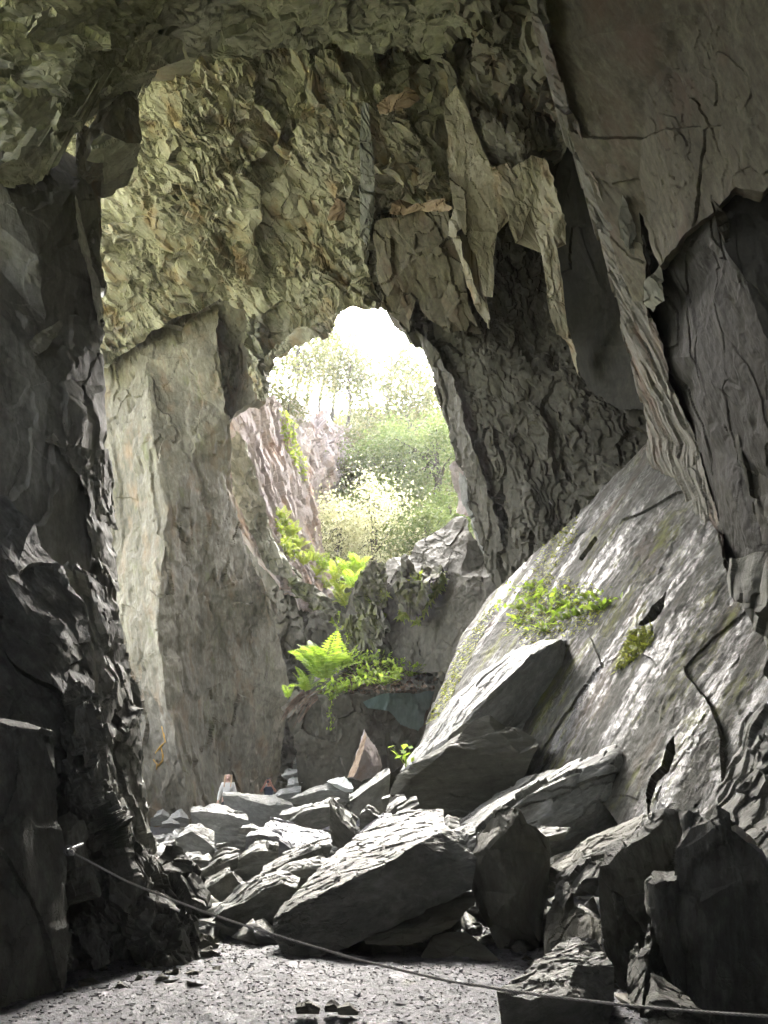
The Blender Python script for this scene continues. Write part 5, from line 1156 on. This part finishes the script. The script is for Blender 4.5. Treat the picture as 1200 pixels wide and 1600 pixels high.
# chips of slate over the gravel
C = []
n = 10000
xs_, ys_ = rng.uniform(-4.2, 3, n), rng.uniform(5.0, 10.5, n)
q = np.stack([xs_, ys_, np.zeros(n)], 1); q[:, 2] = floor_z(q) + .006
ang = rng.uniform(0, 6.28, n); s = rng.gamma(1.4, .0035, n) + .004
u = np.stack([np.cos(ang), np.sin(ang), rng.normal(size=n) * .15], 1); v = np.stack([-np.sin(ang), np.cos(ang), rng.normal(size=n) * .15], 1)
k4 = [q - u * s[:, None] * 1.4, q + v * s[:, None] * .8, q + u * s[:, None] * 1.5, q - v * s[:, None] * .7]
top = np.stack([p + (0, 0, .0) for p in k4], 1); bot = top - np.array([0, 0, .007])
P = np.concatenate([top, bot], 1).reshape(-1, 3)
i = np.arange(n) * 8
T = np.concatenate([np.stack([i, i + 1, i + 2], 1), np.stack([i, i + 2, i + 3], 1)] + [np.stack([i + a, i + a + 4, i + (a + 1) % 4 + 4], 1) for a in range(4)] + [np.stack([i + a, i + (a + 1) % 4 + 4, i + (a + 1) % 4], 1) for a in range(4)])
T = T[:, ::-1] if False else T
TRIS[0] += len(T)
me = mesh_from('slate_chips', P, T)
av_ = me.attributes.new('sl', 'FLOAT_VECTOR', 'POINT'); av_.data.foreach_set('vector', np.ascontiguousarray(P * 3, np.float32).ravel())
props(link('slate_chips', me, M['gravel']), 'loose slate chips over the gravel', None, 'stuff')
# ------------------------------------------------------------------ rope
rope_m = plain('rope_fibre', (0.42, 0.41, 0.38), .7, 0, .3, 60)
steel_m = plain('steel', (0.20, 0.20, 0.20), .5, .8)
rp = [(112, 1331, 6.75), (160, 1357, 6.65), (200, 1378, 6.55), (260, 1402, 6.45), (320, 1425, 6.35), (385, 1447, 6.2), (450, 1467, 6.1), (560, 1500, 5.9), (700, 1533, 5.65), (850, 1556, 5.4), (1000, 1573, 5.15), (1120, 1583, 4.98), (1200, 1588, 4.88), (1330, 1590, 4.7)]
cp = np.array([at(*p) for p in rp])
tt = np.linspace(0, len(cp) - 1, 260)
pp = np.stack([np.interp(tt, np.arange(len(cp)), cp[:, k]) for k in range(3)], 1)
for _ in range(12): pp[1:-1] = (pp[:-2] + pp[1:-1] * 2 + pp[2:]) / 4
st = []
dd_ = np.gradient(pp, axis=0); dd_ /= np.linalg.norm(dd_, axis=1, keepdims=True)
pf = np.stack([np.interp(np.linspace(0, 259, 1400), np.arange(260), pp[:, k]) for k in range(3)], 1)
df = np.gradient(pf, axis=0); df /= np.linalg.norm(df, axis=1, keepdims=True)
u_ = np.cross(df, (0, 0, 1)); u_ /= np.linalg.norm(u_, axis=1, keepdims=True); w_ = np.cross(df, u_)
ln_ = np.concatenate([[0], np.cumsum(np.linalg.norm(np.diff(pf, axis=0), axis=1))])
for k in range(3):                                       # three twisted strands
    a = ln_ * 75 + k * 2.094
    st.append(tube(pf + .0042 * (np.cos(a)[:, None] * u_ + np.sin(a)[:, None] * w_), [.0044] * len(pf), 5))
P, T = join(st); TRIS[0] += len(T)
rope = empty('safety_rope', pf[0], 'grey twisted rope strung low across the cave from the left outcrop', 'rope')
link('rope', mesh_from('rope', P - pf[0], T, 60), rope_m, pf[0], rope)
an = at(107, 1329, 6.8)
ring = [an + .035 * np.array([math.cos(a), -.3 * math.sin(a), math.sin(a)]) for a in np.linspace(0, 6.28, 18)]
P, T = join([tube(ring, [.009] * 18, 6), tube([an + (-.02, .35, .02), an + (-.02, .02, .0)], [.014, .014], 6)])
link('anchor_bolt', mesh_from('anchor_bolt', P - an, T, 50), steel_m, an, rope)
kn = [pf[2] + .018 * np.array([math.sin(3 * a), math.cos(2 * a), math.sin(2 * a)]) for a in np.linspace(0, 6.28, 30)]
P, T = tube(kn, [.010] * 30, 6)
link('knot', mesh_from('knot', P - pf[2], T, 60), rope_m, pf[2], rope)

# ochre seams on the pillar foot
och = plain('ochre', (0.42, 0.24, 0.03), .7, 0, .3, 5)
for k, ln in enumerate([[(253, 1135), (257, 1150), (259, 1160)], [(259, 1158), (250, 1168), (243, 1177)], [(252, 1168), (255, 1180), (255, 1188), (247, 1197)], [(240, 1187), (246, 1194), (245, 1203)]]):
    pts = []
    for x, y in ln:
        r = on(['pillar'], x, y)
        pts.append(np.array(r[0]) + np.array(r[1]) * .01 if r else at(x, y, 25.4))
    P, T = tube(pts, [.018] + [.034] * (len(pts) - 2) + [.02], 6)
    c0 = pts[0]
    link('ochre_seam', mesh_from('ochre_seam', P - c0, T, 60), och, c0, pillar)

# ------------------------------------------------------------------ people
skin_m = plain('skin', (0.62, 0.40, 0.31), .55)
skin_r = plain('skin_flushed', (0.50, 0.24, 0.17), .55)

def skinned(name, chains, mat, loc, parent, root=None, sub=2):
    """one continuous surface grown over a skeleton; chains: lists of (x, y, z, radius) that share joints by position"""
    V, idx, E, rad = [], {}, [], []
    for ch in chains:
        prev = None
        for x, y, z, r in ch:
            k = (round(x, 4), round(y, 4), round(z, 4))
            if k not in idx:
                idx[k] = len(V); V.append((x, y, z)); rad.append(r)
            if prev is not None and prev != idx[k]: E.append((prev, idx[k]))
            prev = idx[k]
    me = bpy.data.meshes.new(name)
    me.from_pydata(V, E, [])
    o = link(name, me, mat, loc, parent)
    sl = me.attributes  # skin layer comes with the modifier data
    md = o.modifiers.new('skin', 'SKIN')
    if not me.skin_vertices:
        bpy.context.view_layer.objects.active = o
        bpy.ops.mesh.customdata_skin_add()
    for i, r in enumerate(rad):
        v = me.skin_vertices[0].data[i]
        rr = r if isinstance(r, tuple) else (r, r)
        v.radius = rr; v.use_root = (i == 0)
    md.use_smooth_shade = True
    s = o.modifiers.new('sub', 'SUBSURF'); s.levels = sub; s.render_levels = sub
    return o

def hand(wx, wy, wz, dx, dy, dz, side):
    """palm and five fingers from the wrist along d"""
    d = Vector((dx, dy, dz)).normalized()
    s = d.cross(Vector((0, -1, 0.01))).normalized() * side
    w = Vector((wx, wy, wz)); p = w + d * .07
    out = [[(*w, .027), (*p, .032)]]
    for k, l in enumerate((.062, .075, .07, .055)):
        b = p + s * (.024 - .016 * k)
        m = b + d * l * .55; e = b + d * l + Vector((0, -.018, 0))
        out.append([(*p, .032), (*b, .011), (*m, .009), (*e, .007)])
    t = w + d * .03 + s * .03; e = t + d * .035 + s * .022
    out.append([(*w, .027), (*t, .012), (*e, .009)])
    return out

def ball(c, r, n=10):
    P, T = [], []
    for i in range(n + 1):
        for j in range(n * 2):
            a, b = math.pi * i / n, math.pi * j / n
            P.append((c[0] + r[0] * math.sin(a) * math.cos(b), c[1] + r[1] * math.sin(a) * math.sin(b), c[2] + r[2] * math.cos(a)))
    for i in range(n):
        for j in range(n * 2):
            a, b = i * 2 * n + j, i * 2 * n + (j + 1) % (2 * n)
            T += [(a, a + 2 * n, b + 2 * n), (a, b + 2 * n, b)]
    return np.array(P), np.array(T)

def face(root, base, hc, mat_eye, mat_lip):
    for s in (-1, 1):
        P, T = ball((s * .032, -.088, .012), (.013, .008, .008), 6)
        link('eye', mesh_from('eye', P, T, 80), mat_eye, base + hc, root)
    P, T = ball((0, -.092, -.048), (.024, .008, .008), 6)
    link('mouth', mesh_from('mouth', P, T, 80), mat_lip, base + hc, root)

def person(px, D, z0, sc, label, arms, cols, hair_long, skinm):
    base = np.array([at(px, 1213, D)[0], D, z0])
    root = empty('person', base, label, 'person', 'visitors in the cave')
    hc = np.array([0, -.01, 1.565])
    body = [[(0, 0, .95, (.15, .10)), (0, 0, 1.12, (.125, .09)), (0, 0, 1.30, (.145, .10)), (0, .01, 1.42, (.07, .06)), (0, .005, 1.48, (.05, .05)), (0, -.015, 1.535, (.072, .085)), (0, -.005, 1.60, (.078, .095)), (0, 0, 1.66, (.05, .06))],
            [(0, -.015, 1.535, (.072, .085)), (0, -.115, 1.548, (.014, .012))]]
    for s in (-1, 1):
        body.append([(0, 0, .95, (.15, .10)), (s * .09, 0, .88, .085), (s * .10, -.02, .48, .055), (s * .10, .02, .09, .038), (s * .105, -.13, .035, .035)])
        a = arms(s)
        body.append([(0, 0, 1.30, (.145, .10)), (s * .165, .005, 1.37, .055)] + a)
        w, e = Vector(a[-1][:3]), Vector(a[-2][:3])
        dv = (w - e).normalized()
        body += hand(*w, *dv, s)
    b = skinned('body', body, skinm, base, root)
    top = [[(0, 0, .93, (.165, .12)), (0, 0, 1.12, (.15, .11)), (0, 0, 1.30, (.165, .12)), (0, .01, 1.40, (.085, .075))]]
    for s in (-1, 1):
        a = arms(s)
        k = len(a) if cols['long'] else 1
        sh = [(x, y, z, r + .016) for x, y, z, r in a]
        if not cols['long']:
            q = (np.array([s * .165, .005, 1.37]) * .45 + np.array(a[0][:3]) * .55)
            sh = [(*q, .062)]
        top.append([(0, 0, 1.30, (.165, .12)), (s * .165, .005, 1.37, .075)] + sh)
    skinned('sweater' if cols['long'] else 'shirt', top, cols['top'], base, root)
    leg = [[(0, 0, .96, (.158, .112))]]
    leg[0].append((0, 0, .93, (.16, .112)))
    for s in (-1, 1):
        leg.append([(0, 0, .93, (.16, .112)), (s * .09, 0, .86, .10), (s * .10, -.02, .48, .068), (s * .10, .02, .10, .055)])
    skinned('trousers', leg, cols['legs'], base, root)
    for s in (-1, 1):
        P, T = ball((s * .105, -.06, .045), (.048, .135, .045), 8)
        P[:, 2] = np.maximum(P[:, 2], .004)
        link('shoe', mesh_from('shoe', P, T, 60), cols['shoe'], base, root)
    if hair_long:
        hr = [[(0, .03, 1.675, (.075, .075)), (0, .065, 1.60, (.098, .07)), (0, .085, 1.48, (.105, .055)), (0, .10, 1.36, (.10, .04))]]
        for s in (-1, 1):
            hr.append([(0, .03, 1.675, (.075, .075)), (s * .078, .005, 1.62, (.035, .05)), (s * .092, -.005, 1.50, (.032, .045)), (s * .10, -.045, 1.37, (.03, .03)), (s * .095, -.085, 1.28, (.018, .02))])
        skinned('hair', hr, cols['hair'], base, root)
    else:
        hr = [[(0, -.01, 1.682, (.07, .07)), (0, .04, 1.64, (.09, .08)), (0, .065, 1.55, (.075, .05))]]
        skinned('hair', hr, cols['hair'], base, root)
    eye = plain('eye_dark', (.03, .025, .02), .3); lip = plain('lip', (.42, .16, .14), .5)
    face(root, base, hc, eye, lip)
    for s in (-1, 1):
        P, T = ball((s * .082, .01, -.01), (.012, .02, .03), 6)
        link('ear', mesh_from('ear', P, T, 80), skinm, base + hc, root)
    root.scale = (sc, sc, sc)
    return root, base

def arms_down(s):
    return [(s * .235, .02, 1.12, .043), (s * .265, -.04, .88, .030)]
def arms_phone(s):
    return [(s * .27, -.10, 1.24, .045), (s * .075, -.27, 1.55, .031)]
woman, _ = person(357, 24.6, 0.0, 1.0, 'woman with long fair hair in a pale grey sweater standing behind the pointed boulder', arms_down,
       dict(long=True, top=plain('sweater_knit', (0.72, 0.70, 0.64), .9, 0, .1, 30), legs=plain('trousers_dark', (0.03, 0.03, 0.035), .8), shoe=plain('shoe_dark', (.05, .05, .05), .7), hair=plain('hair_fair', (0.55, 0.38, 0.23), .6, 0, .25, 25)), True, skin_m)
man, mb = person(421, 27.0, -0.08, .95, 'person in a dark shirt holding a phone up to the face to take a picture', arms_phone,
       dict(long=False, top=plain('shirt_dark', (0.05, 0.06, 0.08), .85, 0, .2, 20), legs=plain('trousers_navy', (0.03, 0.035, 0.05), .8), shoe=plain('shoe_black', (.03, .03, .03), .7), hair=plain('hair_dark', (0.06, 0.04, 0.03), .6)), False, skin_r)
bx = mb + np.array([0, -.315 * .95, 1.625 * .95])
P, T = ball((0, 0, 0), (.042, .006, .082), 10)
P = np.sign(P) * np.minimum(np.abs(P) * 1.5, np.array([.040, .0055, .078]))
props(link('phone', mesh_from('phone', P, T, 30), plain('phone_case', (.03, .03, .035), .3), bx), 'dark phone held up in both hands by the person in the dark shirt', 'phone')

# ------------------------------------------------------------------ haze added to imitate lens glare
hz = bpy.data.meshes.new('haze')
x0, x1, y0, y1, z0, z1 = -920, 920, -920, 920, -2.5, 53
hz.from_pydata([(x, y, z) for x in (x0, x1) for y in (y0, y1) for z in (z0, z1)], [], [(0, 1, 3, 2), (4, 6, 7, 5), (0, 4, 5, 1), (2, 3, 7, 6), (0, 2, 6, 4), (1, 5, 7, 3)])
hm = bpy.data.materials.new('haze')
hm.use_nodes = True
hn = hm.node_tree
hn.nodes.remove(hn.nodes['Principled BSDF'])
pv = hn.nodes.new('ShaderNodeVolumePrincipled')
pv.inputs['Color'].default_value = (0.92, 0.92, 0.90, 1)
pv.inputs['Density'].default_value = HAZE
pv.inputs['Anisotropy'].default_value = 0.3
hn.links.new(pv.outputs[0], hn.nodes['Material Output'].inputs['Volume'])
props(link('haze', hz, hm), 'thin pale haze added to imitate lens glare', None, 'stuff')
print('TRIS', TRIS[0])
